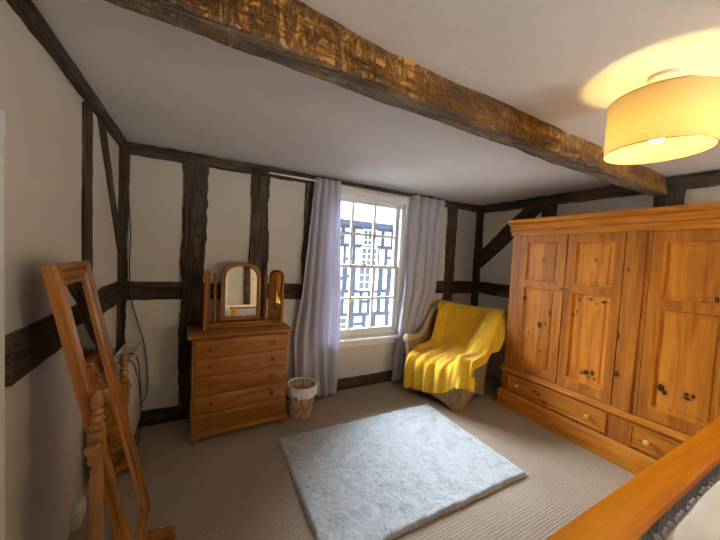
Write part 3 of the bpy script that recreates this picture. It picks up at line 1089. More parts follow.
dA = wardrobe_door(1.416, 1.833, [(1.62, 1.50, .008, .008), (1.60, 1.50, .008, .01), (1.76, 1.13, .012, .016), (1.52, 1.03, .010, .022), (1.60, .90, .02, .028), (1.55, 0.92, .008, .012), (1.58, .66, .008, .010), (1.70, .80, .006, .01)], 1.240, 1.302)
dB = wardrobe_door(1.018, 1.410, [(1.20, 1.52, .008, .012), (1.29, 1.185, .008, .012), (1.21, 1.20, .014, .010), (1.12, 1.19, .016, .010), (1.17, 1.17, .007, .007), (1.33, 1.05, .008, .012), (1.30, 1.08, .006, .01), (1.20, .60, .020, .018), (1.155, .61, .012, .018), (1.23, .585, .012, .010), (1.18, .565, .008, .008), (1.14, .565, .008, .008)], 1.240, 1.302)
dC = wardrobe_door(0.440, 0.865, [(0.755, .66, .017, .026), (0.735, .635, .012, .016), (0.635, .665, .012, .012), (0.63, .64, .017, .010), (0.605, .665, .009, .012), (0.55, 1.30, .010, .014)], 1.205, 1.268)
# key and knob
k = MB()
k.lathe([(0.0, 0.0), (0.010, 0.001), (0.010, 0.004), (0.004, 0.006), (0.004, 0.016), (0.0, 0.016)], 16, T(0.0, Y(1.432), 1.262) @ RY(-PI / 2))
k.tube([(-0.020 + 0.0 * i, Y(1.432) + 0.013 * math.cos(2 * PI * i / 16), 1.250 + 0.013 * math.sin(2 * PI * i / 16)) for i in range(16)], 0.0025, 6, True)
k.build('key', M['dark_metal'], dA)
k = MB()
k.box(-0.012, 0.0, Y(1.385), Y(1.404), 1.255, 1.270, 0.003)
k.build('latch', M['dark_metal'], dB)
KP = [(0.0, 0.0), (0.012, 0.0), (0.009, 0.006), (0.008, 0.012), (0.014, 0.018), (0.018, 0.026), (0.016, 0.033), (0.009, 0.037), (0.0, 0.038)]
for ya, yb, spots in ((1.032, 1.858, [(1.55, 0.262, .012, .014), (1.50, 0.215, .014, .012), (1.59, 0.275, .02, .008)]), (0.45, 0.890, [(0.66, 0.235, .024, .014)])):
    z0, z1 = 0.185, 0.345
    mat = wood('pine_drawer_front', *PINE, axis='Y', normal='X', knots=False, spots=[(Y(a), b, c, d) for a, b, c, d in spots])
    mb = MB()
    mb.box(-0.006, 0.03, Y(ya + 0.012), Y(yb - 0.012), z0 + 0.012, z1 - 0.012, 0.003)
    frame_sweep(mb, yb - ya, z1 - z0, [(0.0, 0.004), (0.002, -0.010), (0.007, -0.013), (0.013, -0.006), (0.013, 0.004)], None, Y(ya), z0)
    dr = mb.build('drawer', mat, wd, angle=30)
    ks = (1.153, 1.756) if ya > 1 else (0.789, 0.55)
    for yk in ks:
        MB().lathe(KP, 20, T(-0.006, Y(yk), 0.262) @ RY(-PI / 2)).build('knob', M['knob_pine'], dr)

# ------------------------------------------------------------------ chest of drawers
ch = thing('chest_of_drawers', 'brown stained pine chest of five drawers in front of the left window wall', 'chest of drawers', (0.318, 2.432, 0), math.radians(3.0))
mb = MB()
mb.box(-0.352, 0.352, 0.010, 0.345, 0.06, 0.785)
mb.build('carcase', M['dresser_z'], ch, smooth=False)
mb = MB()
mb.box(-0.386, 0.386, -0.022, 0.355, 0.783, 0.814, 0.009, 3)
mb.build('top', M['dresser_x'], ch)
mb = MB()
mb.prism([(-0.014, 0.044), (-0.014, 0.060), (-0.006, 0.068), (0.004, 0.074), (0.02, 0.074), (0.02, 0.044)], 'X', -0.364, 0.364)
mb.box(-0.364, 0.364, 0.02, 0.35, 0.044, 0.066)
mb.build('base_moulding', M['dresser_x'], ch)
bounds = [0.776, 0.640, 0.500, 0.360, 0.220, 0.080]
dz = None
for i in range(5):
    z1, z0 = bounds[i] - 0.004, bounds[i + 1] + 0.004
    o = MB().box(-0.337, 0.337, -0.004, 0.03, z0, z1, 0.004, 2).build('drawer', M['dresser_x'], ch)
    for s in (-0.227, 0.227):
        if dz is None:
            dz = MB().lathe([(r * 1.02, z) for r, z in KP], 20, RX(PI / 2)).build('knob', M['knob_dresser'], o)
            dz.location = (s, 0.0, (z0 + z1) / 2)
        else:
            copy_part(dz, o, (s, 0.0, (z0 + z1) / 2))
ft = None
for x in (-0.325, 0.325):
    for y in (0.03, 0.31):
        if ft is None:
            ft = MB().lathe([(0.022, 0.0), (0.037, 0.007), (0.043, 0.020), (0.037, 0.034), (0.027, 0.046)], 20).build('foot', M['dresser_z'], ch)
            ft.location = (x, y, 0)
        else:
            copy_part(ft, ch, (x, y, 0))

# ------------------------------------------------------------------ triple dressing mirror


def arch_pts(w, h, rise, n=22):
    """outline in (x, z), starting bottom left, counter-clockwise, arched top."""
    pts = [(-w / 2, 0), (w / 2, 0)]
    for i in range(n + 1):
        a = PI * i / n
        ca, sa = math.cos(a), math.sin(a)
        ex = 0.80
        pts.append((w / 2 * math.copysign(abs(ca) ** ex, ca), h - rise + rise * abs(sa) ** ex))
    return pts


def arch_frame(w, h, rise, band, depth):
    out = arch_pts(w, h, rise)
    inn = [(x, z + band) for x, z in arch_pts(w - 2 * band, h - 2 * band, rise - band * 0.55)]
    mb = MB()
    rings = []
    for tt, y in ((0, 0.0), (0, -depth * 0.8), (0.12, -depth), (0.75, -depth), (1.0, -depth * 0.7), (1.0, 0.0)):
        rings.append([mb.bm.verts.new((a[0] + (b_[0] - a[0]) * tt, y, a[1] + (b_[1] - a[1]) * tt)) for a, b_ in zip(out, inn)])
    k = len(rings)
    n = len(out)
    for a in range(k):
        A, B = rings[a], rings[(a + 1) % k]
        for i in range(n):
            mb.bm.faces.new((A[i], A[(i + 1) % n], B[(i + 1) % n], B[i]))
    gl_ = MB()
    gl_.prism([(x * 1.01, z) for x, z in inn], 'Y', -depth * 0.55, -0.001)
    return mb, gl_


tm = thing('dressing_table_mirror', 'triple arched pine dressing mirror standing on the chest of drawers', 'mirror', (0.315, 2.660, 0.8142), math.radians(0.5))
mb = MB()
mb.box(-0.275, 0.275, -0.075, 0.075, 0.0, 0.020, 0.005, 2)
mb.box(-0.255, 0.255, -0.060, 0.060, 0.020, 0.040, 0.005, 2)
mb.build('base', M['dresser_x'], tm)
POST = [(0.012, 0.0), (0.016, 0.02), (0.011, 0.04), (0.014, 0.06), (0.011, 0.10), (0.013, 0.22), (0.011, 0.30), (0.018, 0.315), (0.012, 0.33), (0.018, 0.35), (0.012, 0.368), (0.016, 0.385), (0.010, 0.40), (0.0, 0.403)]
pp = MB().lathe(POST, 16).build('post', M['dresser_z'], tm)
pp.location = (-0.205, 0.0, 0.038)
copy_part(pp, tm, (0.195, 0.0, 0.038))
f, g = arch_frame(0.318, 0.487, 0.145, 0.034, 0.024)
o = f.build('centre_frame', M['dresser_z'], tm, angle=30)
o.location = (-0.005, 0.008, 0.046)
o.rotation_euler = (math.radians(-3.0), 0, 0)
g.build('mirror_glass', M['mirror'], o, smooth=False)
for s, ang in ((-1, math.radians(-80)), (1, math.radians(54))):
    f, g = arch_frame(0.155, 0.462, 0.080, 0.026, 0.022)
    # hinge edge at the post, outer edge swung forward
    o = f.build('wing_frame', M['dresser_z'], tm, angle=30)
    hx = -0.262 if s < 0 else 0.232
    off = 0.0775
    # rotate about z so that the outer edge comes towards the room
    o.rotation_euler = (0, 0, -ang)
    c, sn = math.cos(-ang), math.sin(-ang)
    o.location = (hx + s * off * c, 0.0 + s * off * sn, 0.012 if s < 0 else 0.020)
    g.build('mirror_glass', M['mirror'], o, smooth=False)

# ------------------------------------------------------------------ cheval mirror
yaw = -0.008
cm = thing('cheval_mirror', 'tall tilted pine framed floor mirror by the left wall', 'mirror', (-0.312, 1.456, 0), -yaw)
tilt = 0.196
LM, WM = 1.187, 0.345
piv = 0.790
PX = 0.022
mb = MB()
prof = [(0.0, -0.004), (0.0, 0.014), (0.004, 0.021), (0.012, 0.022), (0.015, 0.011), (0.019, 0.007), (0.023, 0.015), (0.034, 0.016), (0.037, 0.006), (0.041, 0.003), (0.045, 0.008), (0.051, 0.008), (0.056, 0.002), (0.056, -0.004)]
frame_sweep(mb, WM, LM, [(a * 1.40, b_ if b_ > 0 else -0.014) for a, b_ in prof], T(0, -WM / 2, -LM / 2))
o = mb.build('mirror_frame', M['cheval'], cm, angle=25)
o.location = (0.0, 0, piv)
o.rotation_euler = (0, -tilt, 0)
MB().box(-0.003, 0.003, -WM / 2 + 0.045, WM / 2 - 0.045, -LM / 2 + 0.045, LM / 2 - 0.045).build('mirror_glass', M['mirror'], o, smooth=False)
MB().box(-0.013, -0.0041, -WM / 2 + 0.02, WM / 2 - 0.02, -LM / 2 + 0.02, LM / 2 - 0.02).build('backing_board', M['cheval'], o, smooth=False)
for s in (-1, 1):
    y = s * WM / 2 + (0.014 if s > 0 else -0.044)
    mb = MB()
    mb.lathe([(0.019, 0.695), (0.014, 0.71), (0.016, 0.72)], 20)
    prof = [(0.018, 0.05), (0.020, 0.09), (0.015, 0.105), (0.019, 0.125), (0.016, 0.145), (0.019, 0.40), (0.019, 0.66), (0.016, 0.70)]
    mb.lathe(prof, 20)
    mb.box(-0.020, 0.020, -0.020, 0.020, 0.72, 0.83, 0.004, 2)
    mb.lathe([(0.015, 0.83), (0.021, 0.842), (0.013, 0.854), (0.021, 0.868), (0.013, 0.882), (0.017, 0.892), (0.011, 0.902), (0.018, 0.922), (0.018, 0.940), (0.010, 0.960), (0.0, 0.966)], 20)
    p = mb.build('post', M['knob_cheval'], cm)
    p.location = (PX, y, 0)
    MB().lathe([(0.0, 0.0), (0.011, 0.0), (0.010, 0.010), (0.019, 0.020), (0.022, 0.032), (0.017, 0.044), (0.0, 0.050)], 20, T(0, s * 0.016, piv) @ RX(-s * PI / 2)).build('knob', M['knob_cheval'], p)
    # long bracket foot with rounded ends
    mb = MB()
    outl = []
    for i in range(13):
        a = -PI / 2 + PI * i / 12
        outl.append((0.19 + 0.026 * math.cos(a), 0.030 + 0.026 * math.sin(a)))
    outl += [(0.06, 0.075), (0.03, 0.095), (-0.03, 0.095), (-0.06, 0.075)]
    for i in range(13):
        a = PI / 2 + PI * i / 12
        outl.append((-0.19 + 0.026 * math.cos(a), 0.030 + 0.026 * math.sin(a)))
    outl += [(-0.13, 0.004), (-0.09, 0.022), (0.09, 0.022), (0.13, 0.004)]
    mb.prism(outl, 'Y', y - 0.02, y + 0.02)
    mb.build('foot', M['cheval_y'], cm, angle=30, loc=(PX, 0, 0))
MB().box(PX - 0.012, PX + 0.012, -WM / 2 - 0.03, WM / 2 + 0.03, 0.115, 0.155, 0.004).build('stretcher', M['cheval_y'], cm)

# ------------------------------------------------------------------ radiator, box, cables
rd = thing('radiator', 'white panel radiator on the left wall behind the floor mirror', 'radiator', (XL, 2.44, 0))
mb = MB()
y0, y1 = -0.42, 0.335
xf0, xf1 = 0.143, 0.158
mb.box(xf0, xf1, y0, y1, 0.11, 0.69, 0.004)
mb.build('front_panel', M['white_enamel'], rd)
MB().box(0.045, 0.060, y0, y1, 0.11, 0.69, 0.004).build('rear_panel', M['white_enamel'], rd)
mb = MB()
for i in range(19):
    y = y0 + 0.02 + i * 0.039
    mb.box(0.060, 0.143, y, y + 0.003, 0.16, 0.67)
mb.build('convector_fins', M['white_enamel'], rd, smooth=False)
mb = MB()
for y in (y0, y1 - 0.012):
    mb.box(0.045, 0.158, y, y + 0.012, 0.66, 0.696)
for x in (0.045, 0.148):
    mb.box(x, x + 0.012, y0, y1, 0.686, 0.696)
for i in range(6):
    y = y0 + 0.12 + i * 0.11
    mb.box(0.057, 0.148, y, y + 0.008, 0.686, 0.694)
mb.build('top_grille', M['white_enamel'], rd, smooth=False)
for y in (y0 + 0.1, y1 - 0.13):
    MB().box(0.002, 0.046, y, y + 0.03, 0.2, 0.6).build('wall_bracket', M['white_enamel'], rd, smooth=False)
mb = MB()
mb.tube([(0.09, y1 + 0.0, 0.15), (0.09, y1 + 0.03, 0.15), (0.09, y1 + 0.035, 0.13), (0.09, y1 + 0.035, 0.0)], 0.008, 10)
mb.build('pipe', M['white_enamel'], rd)

bx = MB()
bx.box(0.0, 0.032, -0.06, 0.06, 0.012, 0.105, 0.006, 2)
bx.box(0.032, 0.036, -0.047, 0.047, 0.025, 0.092, 0.001)
tag(bx.build('junction_box', M['white_plastic'], None, loc=(XL, 1.95, -0.012)), 'small pale grey box low on the left wall beside the mirror post', 'junction box')


def bez(pts, n=10):
    """Catmull-Rom through the points."""
    P = [Vector(p) for p in pts]
    P = [P[0] * 2 - P[1]] + P + [P[-1] * 2 - P[-2]]
    out = []
    for i in range(1, len(P) - 2):
        for k in range(n):
            t_ = k / n
            a, b_, c, d = P[i - 1], P[i], P[i + 1], P[i + 2]
            out.append(0.5 * ((2 * b_) + (c - a) * t_ + (2 * a - 5 * b_ + 4 * c - d) * t_ ** 2 + (3 * b_ - a - 3 * c + d) * t_ ** 3))
    out.append(P[-2])
    return out


c1 = MB().tube(bez([(-0.495, 2.826, 2.13), (-0.492, 2.828, 1.85), (-0.475, 2.828, 1.55), (-0.478, 2.828, 1.30), (-0.465, 2.818, 1.05), (-0.42, 2.818, 0.85), (-0.375, 2.822, 0.66), (-0.352, 2.822, 0.45), (-0.352, 2.81, 0.27), (-0.375, 2.76, 0.225), (-0.371, 2.70, 0.235)]), 0.0038, 8)
tag(c1.build('cable', M['black_rubber'], None), 'long black cable hanging down the left corner of the window wall', 'cable')
c2 = MB().tube(bez([(-0.47, 2.44, 0.706), (-0.40, 2.48, 0.705), (-0.373, 2.54, 0.63), (-0.370, 2.62, 0.45), (-0.371, 2.675, 0.26), (-0.371, 2.685, 0.14), (-0.371, 2.64, 0.03), (-0.371, 2.57, 0.006)]), 0.0036, 8)
tag(c2.build('cable', M['black_rubber'], None), 'black cable looping over the front of the white radiator', 'cable')

c3 = MB().tube(bez([(-0.46, 2.30, 0.706), (-0.39, 2.33, 0.705), (-0.371, 2.38, 0.66), (-0.369, 2.48, 0.56), (-0.369, 2.58, 0.44), (-0.370, 2.66, 0.29), (-0.370, 2.70, 0.22)]), 0.0034, 8)
tag(c3.build('cable', M['black_rubber'], None), 'short black cable drooping across the radiator front towards the long one', 'cable')

# ------------------------------------------------------------------ curtains and rod
RODY, RODZ = 2.772, 2.155
rod = thing('curtain_rod', 'thin metal curtain rod with openwork finial above the window', 'curtain rod', (1.6, RODY, RODZ))
MB().tube([(-1.08, 0, 0), (1.06, 0, 0)], 0.008, 12).build('pole', M['metal'], rod)
mb = MB()
for k_ in range(7):
    a = 2 * PI * k_ / 7
    pts = []
    for i in range(15):
        f_ = i / 14
        rr = 0.028 * math.sin(PI * f_)
        aa = a + f_ * 2.2
        pts.append((-1.08 - 0.13 * f_, rr * math.cos(aa), rr * math.sin(aa)))
    mb.tube(pts, 0.0035, 6)
mb.lathe([(0, 0), (0.008, 0.004), (0.009, 0.012), (0.0, 0.02)], 12, T(-1.205, 0, 0) @ RY(-PI / 2))
fin = mb.build('finial', M['dark_metal'], rod)
copy_part(fin, rod, None, (0, 0, PI))
for x in (-1.02, 1.04):
    mb = MB()
    mb.tube([(x, 0.0, 0.0), (x, 0.045, 0.0)], 0.006, 10)
    mb.lathe([(0.022, 0.0), (0.022, 0.006)], 16, T(x, 0.046, 0) @ RX(PI / 2))
    mb.build('bracket', M['dark_metal'], rod)


def curtain(label, edges, ybase, nf, amp, seed, sweep=0.0):
    """edges: rows (z, x_left, x_right, y) from the hem up."""
    z0, z1 = edges[0][0], edges[-1][0]

    def f(u, v):
        z = z0 + (z1 - z0) * v
        xl, xr, yy = interp(edges, z)
        top = smooth01((v - 0.82) / 0.18)
        w = u + 0.035 * math.sin(2 * PI * (u * 1.3 + v * 0.7) + seed) * (1 - top) + 0.02 * noise.noise(Vector((u * 4, v * 3, seed)))
        ph = 2 * PI * nf * w + 0.5 * math.sin(v * 3.1 + seed) * (1 - top)
        am = amp * (0.75 + 0.35 * noise.noise(Vector((u * 3 + seed, v * 1.6, 2.0))))
        s_ = math.sin(ph)
        y = yy + am * (s_ * 0.75 + 0.25 * math.sin(ph * 2 + v * 2 + seed) * (1 - top)) + 0.010 * noise.noise(Vector((u * 9, v * 7, seed + 5)))
        x = xl + (xr - xl) * u + 0.012 * math.cos(ph) * (1 - 0.4 * top)
        if v < 0.02:
            z += 0.012 * noise.noise(Vector((u * 8, 0, seed)))
        return (x, y, z)
    mb = MB()
    mb.grid(f, 150, 70)
    o = mb.build('curtain', M['curtain'], None, angle=80)
    sd = o.modifiers.new('thick', 'SOLIDIFY')
    sd.thickness = 0.003
    tag(o, label, 'curtain', 'window curtains')
    for k_ in range(2 * nf):
        u = (k_ + 0.5) / (2 * nf)
        x = edges[-1][1] + (edges[-1][2] - edges[-1][1]) * u
        ey = MB().tube([(x + 0.006 * math.cos(2 * PI * i / 14), RODY + 0.019 * math.cos(2 * PI * i / 14), RODZ + 0.019 * math.sin(2 * PI * i / 14)) for i in range(14)], 0.004, 6, True)
        ey.build('eyelet', M['metal'], o)
    return o


curtain('left lavender grey curtain hanging beside the waste basket', [(0.025, 0.92, 1.27, 2.735), (0.26, 0.83, 1.275, 2.735), (0.65, 0.80, 1.275, 2.745), (1.0, 0.85, 1.262, 2.755), (1.6, 0.90, 1.235, 2.765), (2.19, 0.945, 1.215, 2.772)], 2.77, 4, 0.044, 1.3)
curtain('right lavender grey curtain gathered behind the wicker chair', [(0.02, 1.97, 2.30, 2.765), (0.3, 1.99, 2.34, 2.765), (0.62, 2.04, 2.38, 2.768), (0.85, 2.06, 2.46, 2.768), (1.08, 2.08, 2.56, 2.765), (1.6, 2.10, 2.60, 2.77), (2.19, 2.125, 2.625, 2.772)], 2.77, 4, 0.046, 4.1)

# ------------------------------------------------------------------ waste basket
wb = thing('waste_basket', 'round pale wicker waste basket with white liner, beside the chest', 'waste basket', (0.828, 2.51, 0))
mb = MB()
prof = [(0.0, 0.004), (0.086, 0.0), (0.090, 0.02), (0.106, 0.14), (0.118, 0.265), (0.122, 0.275), (0.116, 0.283), (0.110, 0.275), (0.100, 0.14), (0.084, 0.012), (0.0, 0.012)]
n = 120
rings = []
for r, z in prof:
    rings.append([mb.bm.verts.new((max(1e-4, r + (0.0035 * math.cos(2 * PI * i / n * 30) if r > 0.01 else 0)) * math.cos(2 * PI * i / n), max(1e-4, r + (0.0035 * math.cos(2 * PI * i / n * 30) if r > 0.01 else 0)) * math.sin(2 * PI * i / n), z)) for i in range(n)])
for A, B in zip(rings, rings[1:]):
    for i in range(n):
        mb.bm.faces.new((A[i], A[(i + 1) % n], B[(i + 1) % n], B[i]))
mb.build('basket', M['wicker_pale'], wb)
mb = MB()


def liner(u, v):
    a = 2 * PI * u
    if v < 0.5:
        r, z = 0.127 + 0.004 * (1 - 2 * v), 0.205 + 0.087 * (v / 0.5)
    else:
        q = (v - 0.5) / 0.5
        r, z = 0.127 - 0.022 * min(1, q * 2), 0.292 - 0.13 * max(0, q - 0.15)
    nn = noise.noise(Vector((math.cos(a) * 3.2, math.sin(a) * 3.2, v * 4)))
    n2 = noise.noise(Vector((math.cos(a) * 9, math.sin(a) * 9, v * 9)))
    edge = 1 if v < 0.5 else 0.6
    r += (0.006 * nn + 0.005 * n2) * edge + 0.004
    z += (0.030 * nn + 0.014 * n2) * (1 if v < 0.3 else 0.4)
    return (r * math.cos(a), r * math.sin(a), z)


mb.grid(liner, 110, 22)
lo = mb.build('liner', M['liner'], wb, angle=80)

# ------------------------------------------------------------------ rug
mb = MB()
RW, RD = 1.47, 1.04
nx, ny = 210, 150


def rug(u, v):
    x, y = (u - 0.5) * RW, (v - 0.5) * RD
    ed = min(u, 1 - u) * RW
    ed2 = min(v, 1 - v) * RD
    k_ = min(ed, ed2)
    rnd = math.sqrt(max(0.0, 1 - max(0.0, 1 - k_ / 0.022) ** 2))
    z = 0.003 + 0.024 * rnd
    z += rnd * (0.0045 * noise.noise(Vector((x * 9, y * 9, 1))) + 0.0035 * noise.noise(Vector((x * 30, y * 30, 2))) + 0.0035 * noise.noise(Vector((x * 85, y * 85, 3))))
    x += 0.006 * noise.noise(Vector((y * 12, x * 3, 4))) * (1 if ed < 0.03 else 0.2) + 0.004 * noise.noise(Vector((x * 50, y * 50, 9)))
    y += 0.006 * noise.noise(Vector((x * 12, y * 3, 6))) * (1 if ed2 < 0.03 else 0.2) + 0.004 * noise.noise(Vector((x * 50, y * 50, 12)))
    return (x, y, z)


mb.grid(rug, nx, ny)
ro = mb.build('rug', M['rug'], None, loc=(1.285, 1.685, 0.0), angle=80)
ro.rotation_euler = (0, 0, math.radians(-0.6))
tag(ro, 'pale grey plush rectangular rug lying on the beige carpet', 'rug')

# ------------------------------------------------------------------ wicker armchair
ca = math.atan2(-0.96, 0.28)
ac = thing('armchair', 'wicker tub armchair in the far corner beneath the yellow throw', 'armchair', (2.105, 2.24, 0), ca)
HW, DP = 0.315, 0.68


def plan(s):
    """U-shaped plan path, s 0..1 from the front of the -x arm round the back to the front of the +x arm."""
    Lst = DP - 0.18
    r = 0.18
    straight_b = 2 * (HW - r)
    arc = PI / 2 * r
    tot = 2 * Lst + 2 * arc + straight_b
    d = s * tot
    if d < Lst:
        return (-HW, 0.02 + d, -1, 0)
    d -= Lst
    if d < arc:
        a = d / r
        return (-HW + r - r * math.cos(a), 0.02 + Lst + r * math.sin(a), -math.cos(a), math.sin(a))
    d -= arc
    if d < straight_b:
        return (-HW + r + d, 0.02 + Lst + r, 0, 1)
    d -= straight_b
    if d < arc:
        a = d / r
        return (HW - r + r * math.sin(a), 0.02 + Lst + r * math.cos(a), math.sin(a), math.cos(a))
    d -= arc
    return (HW, 0.02 + Lst - d, 1, 0)


def rim_h(s):
    q = 1 - abs(2 * s - 1)
    base = 0.57 if s < 0.5 else 0.50
    return base + (0.90 - base) * smooth01((q - 0.22) / 0.52)


def shell(u, v, off):
    x, y, nx_, ny_ = plan(u)
    h = rim_h(u)
    zb_ = 0.0
    if u < 0.28 or u > 0.72:
        q = u / 0.28 if u < 0.28 else (1 - u) / 0.28
        zb_ = 0.10 * math.sin(PI * min(1, max(0, (q - 0.15) / 0.85))) ** 0.8
    z = zb_ + (h - zb_) * v
    lean = 0.075 * max(0.0, z - 0.34) / 0.56 * max(0, ny_) + 0.045 * max(0.0, z - 0.2) / 0.35 * (1 - max(0, ny_))
    return (x + nx_ * (lean + off), y + ny_ * (lean + off), z)


mb = MB()
mb.grid(lambda u, v: shell(u, v, 0.0), 90, 30)
mb.grid(lambda u, v: shell(u, v, -0.03), 90, 30)
mb.build('woven_shell', M['wicker'], ac, angle=70)
mb = MB()
pts = [Vector(shell(i / 60, 1.0, -0.015)) for i in range(61)]
mb.tube([p + Vector((0, 0, 0.004)) for p in pts], lambda f_: 0.030, 12)
mb.build('rolled_rim', M['wicker_pale'], ac)
# rolled arm fronts
for s in (-1, 1):
    mb = MB()
    mb.lathe([(0.0, -0.008), (0.022, -0.006), (0.040, 0.0), (0.044, 0.02), (0.036, 0.05), (0.026, 0.09)], 20, T(s * (HW + 0.048), 0.018 if s < 0 else 0.030, 0.572 if s < 0 else 0.495) @ RX(-PI / 2))
    mb.build('arm_scroll', M['wicker_pale'], ac)


def apron(u, v, off):
    x = -HW + 2 * HW * u
    a = 0.085 * max(0.0, math.sin(PI * max(0.0, min(1.0, (u - 0.10) / 0.80)))) ** 0.75
    z = a + (0.37 - a) * v
    return (x, 0.015 + off - 0.03 * math.sin(PI * u), z)


mb = MB()
mb.grid(lambda u, v: apron(u, v, 0.0), 60, 16)
mb.grid(lambda u, v: apron(u, v, 0.025), 60, 16)
mb.build('apron', M['wicker'], ac, angle=70)
for s in (-1, 1):
    mb = MB()
    hh = 0.57 if s < 0 else 0.50
    mb.prism([(s * HW, 0.0), (s * (HW - 0.03), 0.0), (s * (HW - 0.03), 0.3), (s * (HW + 0.012), hh), (s * (HW + 0.05), hh), (s * (HW + 0.01), 0.25)], 'Y', 0.01, 0.05)
    mb.build('front_post', M['wicker'], ac)
MB().box(-HW + 0.02, HW - 0.02, 0.02, DP - 0.03, 0.33, 0.36).build('seat_deck', M['wicker'], ac, smooth=False)
MB().box(-HW + 0.035, HW - 0.035, 0.01, DP - 0.10, 0.36, 0.415, 0.025, 3).build('seat_cushion', M['bedding'], ac)

# yellow throw over the chair
th_root = (2.105, 2.24, 0)


def spine(v):
    """centre line from behind the back (v=0) over the top and down to the hem in front (v=1): (y, z)."""
    P = [(0.0, 0.800, 0.70), (0.10, 0.790, 0.86), (0.16, 0.760, 0.935), (0.22, 0.700, 0.925), (0.32, 0.620, 0.80), (0.45, 0.515, 0.63), (0.57, 0.40, 0.515), (0.68, 0.24, 0.462), (0.79, 0.08, 0.440), (0.835, -0.010, 0.420), (0.87, -0.050, 0.350), (1.0, -0.062, 0.155)]
    return interp(P, v)


def throw(u, v):
    y, z = spine(v)
    ya, za = spine(max(0, v - 0.02))
    yb_, zb_ = spine(min(1, v + 0.02))
    y, z = (y + ya + yb_) / 3, (z + za + zb_) / 3
    # half widths differ: the throw hangs further over the +x arm
    wl = 0.345 - 0.085 * smooth01((v - 0.30) / 0.2) + 0.035 * smooth01((v - 0.62) / 0.2)
    wr = 0.410 + 0.14 * smooth01((v - 0.10) / 0.12) * (1 - 0.55 * smooth01((v - 0.50) / 0.12))
    x = -wl + (wl + wr) * u
    d_ = 2 * max(0.0, y - 0.02) / 1.835
    base = 0.57 if x < 0 else 0.50
    armz = base + (0.90 - base) * smooth01((d_ - 0.22) / 0.52) + 0.046
    gap = max(0.0, armz - z)
    front = smooth01((y + 0.075) / 0.06)
    inside = smooth01((v - 0.13) / 0.06)
    onto = smooth01((x - 0.15) / 0.15)
    z += gap * onto * front * inside
    z += gap * smooth01((-x - 0.16) / 0.10) * smooth01((y - 0.36) / 0.14) * inside
    if x > 0.415:
        d = x - 0.415
        z -= d * (1.35 * front + 0.2 * (1 - front)) * inside
        x = 0.415 + d * (0.25 + 0.35 * (1 - front)) + 0.030 * smooth01((v - 0.2) / 0.12) * (1 - smooth01((v - 0.46) / 0.1)) * min(1.0, d * 14)
        if front < 0.5:
            y += d * 0.9
    if x < -0.2:
        z += smooth01((-x - 0.20) / 0.10) * smooth01((v - 0.40) / 0.12) * (1 - smooth01((v - 0.74) / 0.12)) * 0.05
    # folds run down the cloth, deeper towards the hem
    g_ = smooth01((v - 0.30) / 0.6)
    fold = math.sin(u * 26 + 2.2 * noise.noise(Vector((u * 3, v * 2.2, 1)))) * 0.6 + noise.noise(Vector((u * 15 + v * 3, v * 1.8, 4)))
    lump = noise.noise(Vector((u * 4, v * 5, 8)))
    if v < 0.84:
        z += 0.014 * fold * g_ + 0.010 * lump * min(1.0, v * 3)
        y -= 0.008 * fold * g_
    else:
        y -= 0.016 * fold + 0.010 * math.sin(u * 40)
        z += 0.006 * fold
    hem = smooth01((v - 0.86) / 0.14)
    z += hem * (0.19 * (u - 0.56) + 0.012 * math.sin(u * 9.0 + 0.6) + 0.010 * noise.noise(Vector((u * 12, 1, 1))))
    x += 0.006 * noise.noise(Vector((u * 10, v * 8, 11)))
    return (x, y, z)


mb = MB()
mb.grid(throw, 120, 130)
to = mb.build('throw_blanket', M['throw'], None, loc=th_root, angle=80)
to.rotation_euler = (0, 0, ca)
sd = to.modifiers.new('thick', 'SOLIDIFY')
sd.thickness = 0.008
sd.offset = 1.0
tag(to, 'mustard yellow fleece throw draped over the wicker armchair', 'throw blanket')

# ------------------------------------------------------------------ ceiling lamp
lp = thing('ceiling_lamp', 'cream drum pendant lamp glowing warm near the beam', 'lamp', (1.592, 0.514, 0))
MB().lathe([(0.044, 2.226), (0.044, 2.212), (0.038, 2.206), (0.012, 2.203), (0.0, 2.203)], 28).build('ceiling_rose', M['white_plastic'], lp)
MB().tube([(0, 0, 2.195), (0, 0, 2.045)], 0.004, 8).build('cord', M['white_plastic'], lp)
MB().lathe([(0.0, 2.016), (0.017, 2.016), (0.019, 2.035), (0.016, 2.053), (0.0, 2.055)], 16).build('bulb_holder', M['white_plastic'], lp)
mb = MB()
ra, z0, z1 = 0.162, 1.928, 2.132
n = 72
prof = [(ra, z0), (ra, z1), (ra - 0.003, z1), (ra - 0.003, z0)]
rings = [[mb.bm.verts.new((r * math.cos(2 * PI * i / n), r * math.sin(2 * PI * i / n), z)) for i in range(n)] for r, z in prof]
for a in range(4):
    A, B = rings[a], rings[(a + 1) % 4]
    for i in range(n):
        mb.bm.faces.new((A[i], A[(i + 1) % n], B[(i + 1) % n], B[i]))
# a single skin scatters the light once
mb.bm.free()
mb = MB()
mb.lathe([(ra, z0), (ra, z0 + 0.07), (ra, z1)], 72, None, False)
sh = mb.build('lamp_shade', M['shade'], lp)
mb = MB()
for z in (z0, z1):
    mb.tube([(ra * math.cos(2 * PI * i / 72), ra * math.sin(2 * PI * i / 72), z) for i in range(72)], 0.0022, 6, True)
for k_ in range(3):
    a = 2 * PI * k_ / 3 + 0.4
    mb.tube([(0.018 * math.cos(a), 0.018 * math.sin(a), 2.04), (ra * math.cos(a), ra * math.sin(a), z1 - 0.002)], 0.0016, 6)
mb.build('shade_wire', M['brass'], sh)
MB().lathe([(0.0, 1.965), (0.014, 1.967), (0.024, 1.977), (0.0275, 1.992), (0.023, 2.006), (0.015, 2.016), (0.0, 2.017)], 20).build('bulb', M['bulb'], lp)

